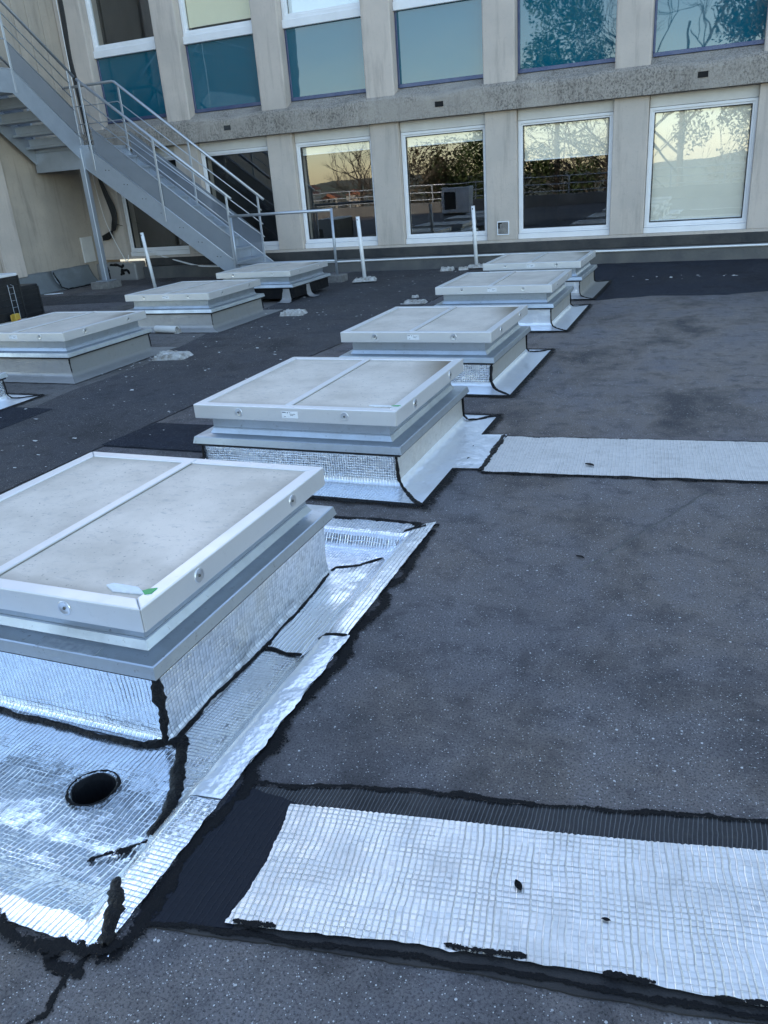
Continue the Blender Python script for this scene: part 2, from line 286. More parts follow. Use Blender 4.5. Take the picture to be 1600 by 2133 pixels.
MAT = dict(
    tar=ragged_tar(),
    felt=simple('old_felt_margin', (0.026, 0.025, 0.026), (0.050, 0.046, 0.043), 7, 0.7, bump=0.004, bscale=90, rvar=0.1, spec=0.15),
    roof=roof_mat('bitumen_roof', (0.140, 0.128, 0.130), (0.195, 0.163, 0.140), (0.190, 0.178, 0.182), blob=(0.0, 7.2, 0), dustlo=0.45, dusthi=0.56),
    roof_dark=roof_mat('bitumen_dark', (0.070, 0.066, 0.068), (0.098, 0.086, 0.079), (0.062, 0.062, 0.068), 0.6, (9, 4, 0)),
    roof_grey=roof_mat('bitumen_grey', (0.150, 0.139, 0.128), (0.190, 0.170, 0.152), (0.170, 0.160, 0.152), 0.4, (3, 14, 0)),
    roof_blueblack=roof_mat('bitumen_blueblack', (0.026, 0.029, 0.040), (0.034, 0.035, 0.041), (0.034, 0.039, 0.051), 0.3, (5, 2, 0), spec=0.03),
    bitumen=simple('bitumen_sealant', (0.003, 0.0035, 0.005), (0.012, 0.011, 0.010), 18, 0.42, bump=0.02, bscale=45, rvar=0.12, spec=0.18),
    bitumen_flat=simple('bitumen_coating', (0.004, 0.005, 0.007), (0.014, 0.013, 0.013), 9, 0.65, bump=0.004, bscale=80, rvar=0.12, spec=0.2),
    foil=foil('foil_bright', (0.86, 0.90, 0.95), 0.22, cell=0.0135, dirt=0.18, ridge_shade=0.45),
    foil_blue=foil('foil_new', (0.84, 0.90, 0.97), 0.14, au=1.0, av=0.18, tilt=0.5, wr=0.5, dirt=0.06, ridge_shade=0.40, metal=0.86),
    foil_ridge=foil('foil_ridged', (0.88, 0.91, 0.94), 0.22, cell=0.017, metal=0.85, au=1.7, av=0.0, tilt=0.3, wr=0.5, dirt=0.22, ridge_shade=0.36),
    foil_smooth=foil('foil_smooth', (0.88, 0.91, 0.95), 0.28, au=0.12, av=0.1, tilt=0.1, wr=1.9, dirt=0.10, ridge_shade=0.05, metal=0.62),
    foil_apron=foil('foil_apron', (0.86, 0.91, 0.97), 0.25, cell=0.017, au=1.3, av=0.1, tilt=0.4, wr=0.6, dirt=0.07, ridge_shade=0.40, metal=0.65),
    foil_side=foil('foil_dulled', (0.78, 0.775, 0.76), 0.34, au=1.0, av=0.9, tilt=1.1, wr=0.9, dirt=0.45, metal=0.92, ridge_shade=0.62, hl=0.3, cellvar=0.8),
    foil_strip=foil('foil_strip', (0.74, 0.72, 0.695), 0.36, cell=0.0150, au=1.5, av=0.6, tilt=1.2, wr=0.9, dirt=0.62, metal=0.65, ridge_shade=0.55, dirtcol=(0.36, 0.335, 0.31), cellvar=0.35),
    foil_far=foil('foil_strip_far', (0.66, 0.63, 0.59), 0.5, cell=0.0180, au=1.0, av=0.2, tilt=0.6, wr=0.9, dirt=0.75, metal=0.4, ridge_shade=0.45, dirtcol=(0.30, 0.26, 0.20)),
    foil_dull=foil('foil_weathered', (0.42, 0.41, 0.40), 0.45, au=0.1, av=0.1, tilt=0.1, wr=1.0, dirt=0.45, metal=0.5, ridge_shade=0.05),
    foil_grey=foil('foil_grey', (0.235, 0.23, 0.215), 0.65, au=0.1, av=0.1, tilt=0.1, wr=0.6, dirt=0.45, metal=0.1, ridge_shade=0.04),
    foil_worn_side=foil('foil_aged', (0.62, 0.60, 0.56), 0.42, au=0.5, av=0.4, tilt=0.7, wr=1.3, dirt=0.7, metal=0.7, ridge_shade=0.35),
    flash_dark=foil('flashing_dark', (0.17, 0.185, 0.19), 0.55, au=0.1, av=0.1, tilt=0.1, wr=0.9, dirt=0.45, metal=0.15, ridge_shade=0.04, dirtcol=(0.30, 0.33, 0.36)),
    foil_black=foil('foil_tarred', (0.012, 0.014, 0.020), 0.5, cell=0.0155, au=0.6, av=0.4, tilt=0.4, wr=0.6, dirt=0.2, metal=0.0, ridge_shade=0.4, dirtcol=(0.03, 0.03, 0.03), spec=0.10, hl=0.0),
    foil_worn=foil('foil_half_scraped', (0.040, 0.039, 0.040), 0.5, cell=0.0105, au=1.6, av=0.0, tilt=0.8, wr=0.8, dirt=0.8, metal=0.0, ridge_shade=0.8, dirtcol=(0.014, 0.014, 0.015), hl=0.24, spec=0.12),
    lid_rail=steel('lid_aluminium', (0.73, 0.73, 0.73), 0.40, 0.65, stain=0.10, blotch=(0.5, 0.48, 0.45)),
    lid_sheet=lid_panel_mat(),
    galv=steel('galvanised', (0.50, 0.55, 0.60), 0.34, 0.85, stain=0.45, blotch=(0.30, 0.32, 0.34)),
    cup=steel('cup_metal', (0.78, 0.79, 0.80), 0.28, 0.9, stain=0.05),
    screw=simple('screw_metal', (0.10, 0.10, 0.09), None, 5, 0.4, 0.8),
    stair=steel('stair_galvanised', (0.40, 0.44, 0.49), 0.45, 0.55, stain=0.35, blotch=(0.28, 0.31, 0.35)),
    stair_lt=steel('stair_rail', (0.50, 0.53, 0.57), 0.38, 0.7, stain=0.15),
    infill=mesh_infill(),
    white_pvc=simple('white_pvc', (0.80, 0.81, 0.82), (0.68, 0.68, 0.67), 7, 0.4, rvar=0.08),
    frame=simple('window_white', (0.80, 0.80, 0.81), (0.73, 0.73, 0.74), 3, 0.4, rvar=0.08),
    lintel=simple('shutter_box_beige', (0.66, 0.64, 0.60), (0.58, 0.56, 0.53), 3, 0.55),
    seal=simple('black_rubber', (0.012, 0.012, 0.013), None, 5, 0.5),
    glass=glass_mat('window_glass'),
    teal=panel_mat('teal_panel', (0.0005, 0.088, 0.135)),
    blue_trim=simple('blue_aluminium', (0.055, 0.075, 0.16), (0.09, 0.11, 0.19), 5, 0.35, 0.3),
    wall=concrete('painted_wall', (0.44, 0.405, 0.355), (0.38, 0.355, 0.315), (0.23, 0.21, 0.185), 0.30),
    pillar=concrete('painted_pillar', (0.57, 0.495, 0.43), (0.48, 0.425, 0.375), (0.27, 0.235, 0.205), 0.6),
    pillar_low=concrete('painted_pillar_low', (0.56, 0.49, 0.425), (0.48, 0.43, 0.38), (0.27, 0.24, 0.21), 0.55),
    band=concrete('rough_concrete', (0.43, 0.385, 0.335), (0.36, 0.325, 0.285), (0.16, 0.14, 0.12), 0.65, grit=0.7),
    wing=concrete('wing_render', (0.45, 0.385, 0.315), (0.37, 0.325, 0.27), (0.19, 0.165, 0.14), 0.6),
    ledge=simple('dark_upstand', (0.022, 0.024, 0.027), (0.055, 0.052, 0.048), 3, 0.7, bump=0.01, bscale=20),
    kerb=simple('kerb_grey', (0.085, 0.085, 0.085), (0.13, 0.125, 0.115), 2.5, 0.75, bump=0.01, bscale=18),
    room=simple('room_wall', (0.055, 0.053, 0.05), (0.04, 0.04, 0.04), 2, 0.9),
    blind=simple('roller_blind', (0.88, 0.80, 0.67), (0.82, 0.75, 0.63), 2, 0.8),
    blind_warm=simple('cream_blind', (0.90, 0.82, 0.60), (0.86, 0.78, 0.57), 2, 0.8),
    blind_white=simple('white_blind', (0.88, 0.88, 0.88), (0.82, 0.83, 0.84), 2, 0.8),
    black=simple('black_plastic', (0.010, 0.011, 0.013), (0.018, 0.019, 0.021), 9, 0.45),
    white_case=simple('white_casing', (0.70, 0.71, 0.72), (0.60, 0.61, 0.62), 4, 0.45),
    yellow=simple('yellow_plastic', (0.62, 0.40, 0.06), (0.52, 0.33, 0.05), 20, 0.45),
    orange=simple('red_knob', (0.35, 0.06, 0.03), None, 20, 0.45),
    concrete_block=simple('concrete_block', (0.27, 0.255, 0.235), (0.16, 0.15, 0.14), 14, 0.9, bump=0.02, bscale=60),
    foam=simple('broken_plaster', (0.66, 0.64, 0.60), (0.28, 0.25, 0.21), 16, 0.85, bump=0.03, bscale=40),
    chip=simple('paint_chip', (0.70, 0.69, 0.66), (0.5, 0.48, 0.45), 30, 0.8),
    green=simple('green_tape', (0.06, 0.42, 0.12), (0.05, 0.34, 0.10), 30, 0.5),
    paper=simple('white_label', (0.80, 0.82, 0.84), (0.70, 0.72, 0.75), 40, 0.5),
    ink=simple('label_ink', (0.05, 0.07, 0.10), None, 5, 0.6),
    faded=simple('faded_label', (0.33, 0.36, 0.39), (0.22, 0.25, 0.28), 40, 0.6),
    chain=simple('steel_chain', (0.20, 0.20, 0.20), (0.5, 0.5, 0.5), 30, 0.4, 0.8),
    cable=simple('white_cable', (0.78, 0.78, 0.77), None, 5, 0.45),
    cable_black=simple('black_cable', (0.012, 0.012, 0.013), None, 5, 0.5),
    leaf=simple('leaf_green', (0.030, 0.060, 0.016), (0.085, 0.115, 0.030), 2.2, 0.6),
    leaf_brown=simple('leaf_brown', (0.11, 0.075, 0.035), (0.07, 0.055, 0.028), 2.2, 0.7),
    bark=simple('bark', (0.12, 0.095, 0.07), (0.07, 0.056, 0.043), 8, 0.9),
    ground=simple('far_ground', (0.06, 0.075, 0.035), (0.11, 0.10, 0.07), 0.06, 0.95),
    parapet=simple('parapet', (0.20, 0.195, 0.185), (0.14, 0.135, 0.13), 2, 0.85),
    house_wall=simple('house_wall', (0.60, 0.52, 0.42), (0.52, 0.45, 0.37), 0.3, 0.9),
    house_roof=simple('house_roof', (0.40, 0.14, 0.07), (0.30, 0.11, 0.06), 0.6, 0.9),
    dark=simple('dark_hollow', (0.006, 0.006, 0.006), None, 5, 0.9),
)

# ------------------------------------------------------------------ mesh helpers
def mk(name, verts, faces, uvs=None, smooth=False):
    me = bpy.data.meshes.new(name); me.from_pydata([tuple(v) for v in verts], [], faces)
    if uvs is not None:
        ul = me.uv_layers.new(name='UVMap')
        for lp in me.loops: ul.data[lp.index].uv = uvs[lp.vertex_index]
    if smooth:
        for p in me.polygons: p.use_smooth = True
    me.update(); return me

def ob(name, me, mat=None, parent=None, loc=(0, 0, 0), rotz=0.0):
    o = bpy.data.objects.new(name, me); COL.objects.link(o)
    if mat is not None and not me.materials:
        for mm in (mat if isinstance(mat, (list, tuple)) else [mat]): me.materials.append(MAT[mm] if isinstance(mm, str) else mm)
    o.location = loc; o.rotation_euler = (0, 0, rotz)
    if parent is not None: o.parent = parent
    return o

def tag(o, label=None, cat=None, group=None, kind=None):
    if label: o['label'] = label
    if cat: o['category'] = cat
    if group: o['group'] = group
    if kind: o['kind'] = kind
    return o

def thing(name, label, cat, loc=(0, 0, 0), group=None):
    o = bpy.data.objects.new(name, None); COL.objects.link(o); o.location = loc; o.empty_display_size = 0.2
    return tag(o, label, cat, group)

def from_bm(name, bm, smooth=False):
    me = bpy.data.meshes.new(name); bm.normal_update(); bm.to_mesh(me); bm.free()
    if smooth:
        for p in me.polygons: p.use_smooth = True
    return me

def box(x0, x1, y0, y1, z0, z1, bev=0.0, name='box', seg=1):
    bm = bmesh.new()
    v = [bm.verts.new(p) for p in [(x0, y0, z0), (x1, y0, z0), (x1, y1, z0), (x0, y1, z0), (x0, y0, z1), (x1, y0, z1), (x1, y1, z1), (x0, y1, z1)]]
    for f in [(0, 3, 2, 1), (4, 5, 6, 7), (0, 1, 5, 4), (1, 2, 6, 5), (2, 3, 7, 6), (3, 0, 4, 7)]: bm.faces.new([v[i] for i in f])
    if bev: bmesh.ops.bevel(bm, geom=bm.edges[:], offset=bev, segments=seg, profile=0.5, affect='EDGES')
    return from_bm(name, bm)

def tube(pts, r, seg=8, name='tube', closed=False, rfn=None):
    pts = [Vector(p) for p in pts]; n = len(pts); vs = []; fs = []
    up = Vector((0, 0, 1)); prev = None
    for i, p in enumerate(pts):
        if closed: d = pts[(i+1) % n]-pts[i-1]
        else: d = pts[min(i+1, n-1)]-pts[max(i-1, 0)]
        d.normalize()
        if prev is None:
            a = d.orthogonal().normalized() if abs(d.z) > 0.95 else d.cross(up).normalized()
        else: a = (prev - d*prev.dot(d)).normalized()
        prev = a; b = d.cross(a); rr = rfn(i/(n-1)) if rfn else r
        for k in range(seg):
            t = 2*math.pi*k/seg; vs.append(p + a*math.cos(t)*rr + b*math.sin(t)*rr)
    for i in range(n if closed else n-1):
        for k in range(seg):
            j = (i+1) % n
            fs.append((i*seg+k, i*seg+(k+1) % seg, j*seg+(k+1) % seg, j*seg+k))
    if not closed:
        fs.append(tuple(range(seg))[::-1]); fs.append(tuple((n-1)*seg+k for k in range(seg)))
    return mk(name, vs, fs, smooth=seg > 5)

def prism(poly, axis, a0, a1, name='prism', bev=0.0):
    """2D polygon extruded along an axis: poly in the two other axes (x,z for 'y', y,z for 'x', x,y for 'z')"""
    bm = bmesh.new()
    def P(p, a):
        return {'y': (p[0], a, p[1]), 'x': (a, p[0], p[1]), 'z': (p[0], p[1], a)}[axis]
    A = [bm.verts.new(P(p, a0)) for p in poly]; B = [bm.verts.new(P(p, a1)) for p in poly]; n = len(poly)
    bm.faces.new(A); bm.faces.new(B[::-1])
    for i in range(n): bm.faces.new([A[i], B[i], B[(i+1) % n], A[(i+1) % n]])
    bmesh.ops.recalc_face_normals(bm, faces=bm.faces[:])
    if bev: bmesh.ops.bevel(bm, geom=bm.edges[:], offset=bev, segments=1, profile=0.5, affect='EDGES')
    return from_bm(name, bm)

def nz(x, y, z=0.0, s=1.0): return noise.noise(Vector((x*s, y*s, z*s)))

def grid(fn, nu, nv, uvfn=None, name='sheet', smooth=True):
    vs = []; uv = []; fs = []
    for j in range(nv+1):
        for i in range(nu+1):
            u = i/nu; v = j/nv; p = fn(u, v); vs.append(p); uv.append(uvfn(u, v) if uvfn else (p[0], p[1]))
    for j in range(nv):
        for i in range(nu):
            a = j*(nu+1)+i; fs.append((a, a+1, a+nu+2, a+nu+1))
    return mk(name, vs, fs, uv, smooth)

def jag(poly, amp, step, seed=0.0, skip=()):
    out = []; n = len(poly)
    for i in range(n):
        a = Vector(poly[i]+(0,)); b = Vector(poly[(i+1) % n]+(0,)); d = b-a; k = max(1, int(d.length/step))
        nn = Vector((-d.y, d.x, 0)).normalized()
        for q in range(k):
            p = a + d*(q/k)
            if q and i not in skip:
                p = p + nn*amp*(nz(p.x, p.y, seed, 38)*0.7 + nz(p.x, p.y, seed+5, 11)*0.9)
            out.append((p.x, p.y))
    return out

def flat(poly, z, th=None, name='patch', amp=0.0, step=0.02, seed=0.0, skip=()):
    if amp: poly = jag(poly, amp, step, seed, skip)
    n = len(poly); th = z+0.001 if th is None else th
    vs = [(x, y, z) for x, y in poly] + [(x, y, z-th) for x, y in poly]
    ar = sum(poly[i][0]*poly[(i+1) % n][1]-poly[(i+1) % n][0]*poly[i][1] for i in range(n))
    top = tuple(range(n)); fs = [top if ar > 0 else top[::-1]]
    fs += [(i, (i+1) % n, n+(i+1) % n, n+i) for i in range(n)]
    return mk(name, vs, fs, [(v[0], v[1]) for v in vs])

def bead(pts, w, h=0.008, name='bead', seed=0.0, nrm=None, step=0.012):
    """trowelled strip of sealant: ragged, humped ribbon along a polyline (nrm = outward direction per point or one for all)"""
    P = [Vector(p) for p in pts]; Q = []; NN = []
    nr = [Vector(nrm)]*len(P) if nrm is not None and not isinstance(nrm[0], (tuple, list, Vector)) else ([Vector(q) for q in nrm] if nrm else [Vector((0, 0, 1))]*len(P))
    for i in range(len(P)-1):
        k = max(1, int((P[i+1]-P[i]).length/step))
        for q in range(k): Q.append(P[i].lerp(P[i+1], q/k)); NN.append(nr[i].lerp(nr[i+1], q/k).normalized())
    Q.append(P[-1]); NN.append(nr[-1])
    vs = []; fs = []; C = 7
    for i, p in enumerate(Q):
        d = (Q[min(i+1, len(Q)-1)]-Q[max(i-1, 0)]).normalized(); s = NN[i].cross(d).normalized()
        ww = w*(1+0.55*nz(p.x, p.y, p.z+seed, 14)+0.5*nz(p.x, p.y, p.z+seed+9, 55))
        sh = w*0.5*nz(p.x, p.y, p.z+seed+3, 9)
        if i in (0, len(Q)-1): ww *= 0.35
        for c in range(C):
            t = -1+2*c/(C-1)
            jj = 1+0.35*nz(p.x+c*3, p.y, p.z+seed, 70)
            vs.append(p + s*(t*ww*0.5*jj+sh) + NN[i]*(h*(1-t*t)*(0.75+0.6*nz(p.x, p.y+c, p.z+seed, 40))+0.0012-(0.004 if abs(t) == 1 else 0)))
    for i in range(len(Q)-1):
        for c in range(C-1):
            a = i*C+c; fs.append((a, a+1, a+C+1, a+C))
    return mk(name, vs, fs, [(step*(i//C), -1+2*(i % C)/(C-1)) for i in range(len(vs))], True)

# ------------------------------------------------------------------ setting: roof, ground, far land
def struct(name, me, mat): return tag(ob(name, me, mat), kind='structure')

HX0, HX1, HY0, HY1 = -2.90, -1.185, 0.905, 3.045      # sump opening under the nearest skylight
RX0, RX1, RY0, RY1 = -24.0, 14.0, -7.0, 13.9
rv = [(RX0, RY0), (RX1, RY0), (RX1, RY1), (RX0, RY1)]
vs = [(x, y, 0) for x, y in rv] + [(HX0, HY0, 0), (HX1, HY0, 0), (HX1, HY1, 0), (HX0, HY1, 0)]
vs += [(x, y, -0.5) for x, y in rv] + [(HX0, HY0, -.3), (HX1, HY0, -.3), (HX1, HY1, -.3), (HX0, HY1, -.3)]
fs = [(0, 1, 5, 4), (1, 2, 6, 5), (2, 3, 7, 6), (3, 0, 4, 7), (8, 11, 10, 9), (0, 8, 9, 1), (1, 9, 10, 2), (2, 10, 11, 3), (3, 11, 8, 0),
      (4, 5, 13, 12), (5, 6, 14, 13), (6, 7, 15, 14), (7, 4, 12, 15), (12, 13, 14, 15)]
roof = struct('roof', mk('roof', vs, fs), 'roof')

def sheet_on_roof(poly, z, mat, amp=0.008, seed=1.0, label=None, step=0.05):
    o = ob('membrane_sheet', flat(poly, z, None, 'membrane_sheet', amp, step, seed), mat, roof)
    if label: o['label'] = label
    return o
# lapped membrane sheets between the two rows of skylights and along the left row
sheet_on_roof([(-5.02, 2.2), (-3.72, 2.2), (-3.66, 4.9), (-3.42, 7.7), (-3.36, 13.4), (-6.05, 13.4), (-5.62, 9.6), (-5.42, 7.9), (-5.08, 6.2), (-5.1, 5.2), (-4.97, 4.3)], 0.008, 'roof_dark', label='dark membrane sheet running between the skylight rows')
sheet_on_roof([(-8.4, 2.2), (-5.0, 2.2), (-4.95, 4.3), (-5.05, 5.2), (-5.05, 6.2), (-5.36, 7.9), (-5.56, 9.6), (-6.0, 13.3), (-8.5, 13.3)], 0.004, 'roof_grey', 0.01, 2.0, 'grey brown membrane under the left skylight row')
sheet_on_roof([(-5.36, 4.02), (-4.79, 4.0), (-4.80, 4.66), (-5.36, 4.66)], 0.0115, 'roof_blueblack', 0.006, 3.0, 'dark blue patch beside the left row')
sheet_on_roof([(-3.70, 3.93), (-2.80, 3.93), (-2.80, 4.46), (-3.64, 4.44)], 0.0115, 'roof_blueblack', 0.006, 4.0, 'dark blue patch behind the nearest skylight')
sheet_on_roof([(-11.3, 9.9), (-7.3, 10.6), (-7.2, 11.3), (-11.3, 11.1)], 0.008, 'roof_dark', 0.02, 5.0)
sheet_on_roof([(-3.30, 10.6), (-2.6, 10.5), (-1.3, 9.75), (-0.7, 10.05), (0.1, 10.0), (0.7, 10.35), (1.5, 10.2), (3.0, 10.7), (9.0, 11.0), (9.0, 13.42), (-3.30, 13.42)], 0.0045, 'roof_blueblack', 0.05, 6.0, 'blue black roof area at the foot of the facade', 0.12)  # flat sheet that makes the roof darker and bluer before the facade

ob('scuff_line', bead([(0.03, 3.84, 0.0), (-0.12, 3.50, 0.0), (-0.25, 3.24, 0.0), (-0.41, 2.90, 0.0)], 0.016, 0.0012, 'scuff_line', 3), 'roof_grey', roof)
struct('ground', mk('ground', [(-900, -900, -5), (900, -900, -5), (900, 900, -5), (-900, 900, -5)], [(0, 1, 2, 3)]), 'ground')
hv = []; hf = []; nh = 40
for j in range(6):
    for i in range(nh+1):
        x = -420+840*i/nh; t = j/5; y = -190-170*t
        hv.append((x, y, -5.2+ (9*math.sin(t*math.pi/2))*(0.65+0.5*nz(x, 0, 0, 0.008))+2.5*nz(x, y, 0, 0.03)*t))
for j in range(5):
    for i in range(nh): a = j*(nh+1)+i; hf.append((a, a+nh+1, a+nh+2, a+1))
struct('hills', mk('hills', hv, hf, smooth=True), 'ground')

# ------------------------------------------------------------------ the office building
WY = 13.70                      # window plane
PX0, MOD, OPEN = -11.0, 1.972, 1.465
bld = thing('office_building', 'beige concrete office block with white windows and teal panels facing the roof', 'building', (-2, 14, 0))
BL = Vector(bld.location)
def bp(name, me, mat, par=None, label=None):
    o = ob(name, me, mat)
    o.parent = par or bld
    o.matrix_parent_inverse = Matrix.Translation(-BL) if par is None else Matrix.Identity(4)
    if label: o['label'] = label
    return o
XR = PX0+MOD*11
# lower wall, bands
bp('lower_wall', box(-11.6, XR, 13.56, 14.0, 0.375, 0.415, 0), 'pillar_low')
bp('dark_upstand', box(-10.6, XR, 13.53, 14.0, 0.225, 0.374, 0.006), 'ledge')
bp('kerb', box(-10.62, XR, 13.45, 13.96, -0.02, 0.2215, 0.012), 'kerb')
# rough concrete band: rises in a rounded shoulder with hollows under the panels
bandp = [(13.45, 2.337), (13.445, 2.60), (13.455, 2.675), (13.49, 2.715), (13.55, 2.745), (13.70, 2.825), (14.0, 2.825), (14.0, 2.337)]
nb = 150; vs = []; fs = []
for i in range(nb+1):
    x = -11.6+(XR+11.6)*i/nb
    for (y, z) in bandp:
        k = ((x-PX0) % MOD)/MOD; sag = -0.035*max(0.0, math.sin(math.pi*min(1, k/0.743)))**2 if 2.65 < z < 2.8 else 0
        vs.append((x, y+0.004*nz(x, z, 0, 9), z+sag+0.003*nz(x, y, 3, 6)))
n8 = len(bandp)
for i in range(nb):
    for k in range(n8): fs.append((i*n8+k, (i+1)*n8+k, (i+1)*n8+(k+1) % n8, i*n8+(k+1) % n8))
fs.append(tuple(range(n8))); fs.append(tuple(nb*n8+k for k in range(n8))[::-1])
bme = mk('band', vs, fs, smooth=False)
band = bp('concrete_band', bme, 'band')
for vx in (-8.252, -4.324, -0.43, 3.5):
    ve = bp('vent_slot', box(vx-0.068, vx+0.068, 13.4385, 13.47, 2.48, 2.556, 0), 'dark' if vx > -6 else 'ledge')
bp('upper_band', box(-11.6, XR, 13.45, 14.0, 6.05, 6.62, 0.02), 'band')
bp('parapet_wall', box(-11.6, XR, 13.56, 14.0, 6.62, 6.85, 0.01), 'pillar')
# pillars
for k in range(12):
    x1 = PX0+MOD*k; x0 = x1-(MOD-OPEN)
    if k == 0: x0 = -11.6
    bp('lower_pillar', box(x0, x1-0.006, 13.56, 14.0, 0.415, 2.337, 0.008), 'pillar_low')
    bp('pillar', box(x0, x1-0.006, 13.50, 14.0, 2.70, 6.05, 0.022, seg=2), 'pillar')
# windows
def frame_me(x0, x1, z0, z1, w, y0, y1):
    bm = bmesh.new()
    o = [(x0, z0), (x1, z0), (x1, z1), (x0, z1)]; i_ = [(x0+w, z0+w), (x1-w, z0+w), (x1-w, z1-w), (x0+w, z1-w)]
    vo = [[bm.verts.new((p[0], y, p[1])) for p in o] for y in (y0, y1)]; vi = [[bm.verts.new((p[0], y, p[1])) for p in i_] for y in (y0, y1)]
    for k in range(4):
        j = (k+1) % 4
        bm.faces.new([vo[0][k], vo[0][j], vi[0][j], vi[0][k]]); bm.faces.new([vo[1][j], vo[1][k], vi[1][k], vi[1][j]])
        bm.faces.new([vi[0][k], vi[0][j], vi[1][j], vi[1][k]]); bm.faces.new([vo[0][j], vo[0][k], vo[1][k], vo[1][j]])
    bmesh.ops.bevel(bm, geom=bm.edges[:], offset=0.004, segments=1, affect='EDGES')
    return from_bm('window_frame', bm)
for k in range(11):
    x0 = PX0+MOD*k; x1 = x0+OPEN
    fr = bp('window', frame_me(x0, x1, 0.500, 2.170, 0.042, 13.665, 13.76), 'frame')
    bp('sash', frame_me(x0+0.040, x1-0.040, 0.538, 2.132, 0.030, 13.685, 13.745), 'frame', fr)
    bp('seal', frame_me(x0+0.0665, x1-0.0665, 0.5645, 2.1055, 0.014, 13.694, 13.742), 'seal', fr)
    bp('pane', box(x0+0.078, x1-0.078, 13.715, 13.722, 0.576, 2.094), 'glass', fr)
    bp('sill', box(x0-0.004, x1+0.001, 13.635, 13.77, 0.4155, 0.497, 0.005), 'frame', fr)
    bp('shutter_box', box(x0+0.001, x1, 13.655, 13.80, 2.173, 2.335, 0.004), 'lintel', fr)
    bz = {2: 1.985, 3: 1.965, 4: 1.601, 5: 0.60, 6: 1.4, 8: 1.0, 9: 1.9}.get(k)
    if bz:
        b = bp('blind', grid(lambda u, v: (x0+0.085+u*(OPEN-0.17), 13.755+0.004*nz(u*4, v*6, k), bz+v*(2.13-bz)), 12, 12), 'blind', fr)
        bp('blind_bar', box(x0+0.085, x1-0.085, 13.745, 13.765, bz-0.018, bz, 0.003), 'blind_white', fr)
for k in range(11):
    x0 = PX0+MOD*k; x1 = x0+OPEN
    pn = bp('spandrel_panel', box(x0+0.03, x1, 13.705, 13.725, 2.885, 3.905), 'teal')
    bp('panel_trim', box(x0, x1, 13.675, 13.735, 2.828, 2.884, 0.004), 'blue_trim', pn)
    bp('side_trim', box(x0-0.004, x0+0.029, 13.69, 13.735, 2.886, 3.905, 0.003), 'blue_trim', pn)
    fr = bp('window', frame_me(x0, x1, 4.03, 6.03, 0.055, 13.665, 13.76), 'frame')
    bp('sill', box(x0-0.004, x1, 13.635, 13.77, 3.907, 4.028, 0.006), 'frame', fr)
    bp('sash', frame_me(x0+0.052, x1-0.052, 4.082, 5.978, 0.032, 13.685, 13.745), 'frame', fr)
    bp('pane', box(x0+0.084, x1-0.084, 13.715, 13.722, 4.114, 5.946), 'glass', fr)
    bz = {1: (4.16, 'blind_warm'), 2: (4.12, 'blind_white'), 3: (4.5, 'blind_white'), 5: (4.7, 'blind'), 7: (4.12, 'blind')}.get(k)
    if bz: bp('blind', grid(lambda u, v: (x0+0.09+u*(OPEN-0.18), 13.757+0.004*nz(u*4, v*6, k+20), bz[0]+v*(5.98-bz[0])), 8, 12), bz[1], fr)
# rooms behind the glass: five-sided shells
def shell(x0, x1, y0, y1, z0, z1):
    v = [(x0, y0, z0), (x1, y0, z0), (x1, y1, z0), (x0, y1, z0), (x0, y0, z1), (x1, y0, z1), (x1, y1, z1), (x0, y1, z1)]
    return mk('room', v, [(0, 1, 2, 3), (4, 7, 6, 5), (1, 5, 6, 2), (2, 6, 7, 3), (3, 7, 4, 0)])
for z0, z1 in ((0.36, 2.5), (2.75, 6.2)):
    for a in range(0, 11):
        xa = PX0+MOD*a-0.25; bp('room', shell(xa+0.003, xa+MOD-0.003, 13.99, 18.5, z0, z1), 'room')
bp('roof_slab', box(-11.6, XR, 14.0, 26.0, 6.5, 6.65), 'parapet')
bp('back_wall', box(-11.6, XR, 25.6, 26.0, -5, 6.5), 'wall')
bp('end_wall', box(XR, XR+0.4, 13.5, 26.0, -5, 6.8), 'wall')
# vent plate on a lower pillar
vp = bp('vent_plate', frame_me(-3.445, -3.245, 0.495, 0.71, 0.016, 13.545, 13.575), 'paper')
vp['label'] = 'small broken vent grille with pale frame'
bp('grille', box(-3.43, -3.26, 13.55, 13.575, 0.51, 0.695), 'concrete_block', vp)
bp('hole', box(-3.428, -3.40, 13.546, 13.575, 0.60, 0.690), 'dark', vp)
bp('hole', box(-3.398, -3.365, 13.546, 13.575, 0.672, 0.690), 'dark', vp)

# the wing on the left
wing = thing('side_wing', 'windowless beige wing wall with pilaster on the left behind the stairs', 'building', (-14, 9, 0))
def wp(name, me, mat, label=None):
    o = ob(name, me, mat, wing); o.matrix_parent_inverse = Matrix.Translation(-Vector(wing.location))
    if label: o['label'] = label
    return o
wp('wall', box(-22, -11.60, 4.3, 14.0, -5, 7.4), 'wing')
wp('pilaster', box(-11.6, -11.53, 10.90, 11.37, 0.33, 7.3, 0.008), 'pillar')
wp('pilaster', box(-11.6, -11.53, 5.0, 5.47, 0.33, 7.3, 0.008), 'pillar')
for y in (12.45, 12.78, 13.12): wp('rib', box(-11.6, -11.578, y, y+0.16, 2.9, 7.3, 0.006), 'wing')
wp('cover_plate', box(-11.6, -11.57, 12.94, 13.26, 0.39, 0.86, 0.004), 'lintel', 'grey painted plate low on the wing wall')
fp = [(-11.62, 0.36), (-11.555, 0.35), (-11.545, 0.30), (-11.50, 0.16), (-11.40, 0.04), (-11.33, 0.006), (-11.62, 0.004)]
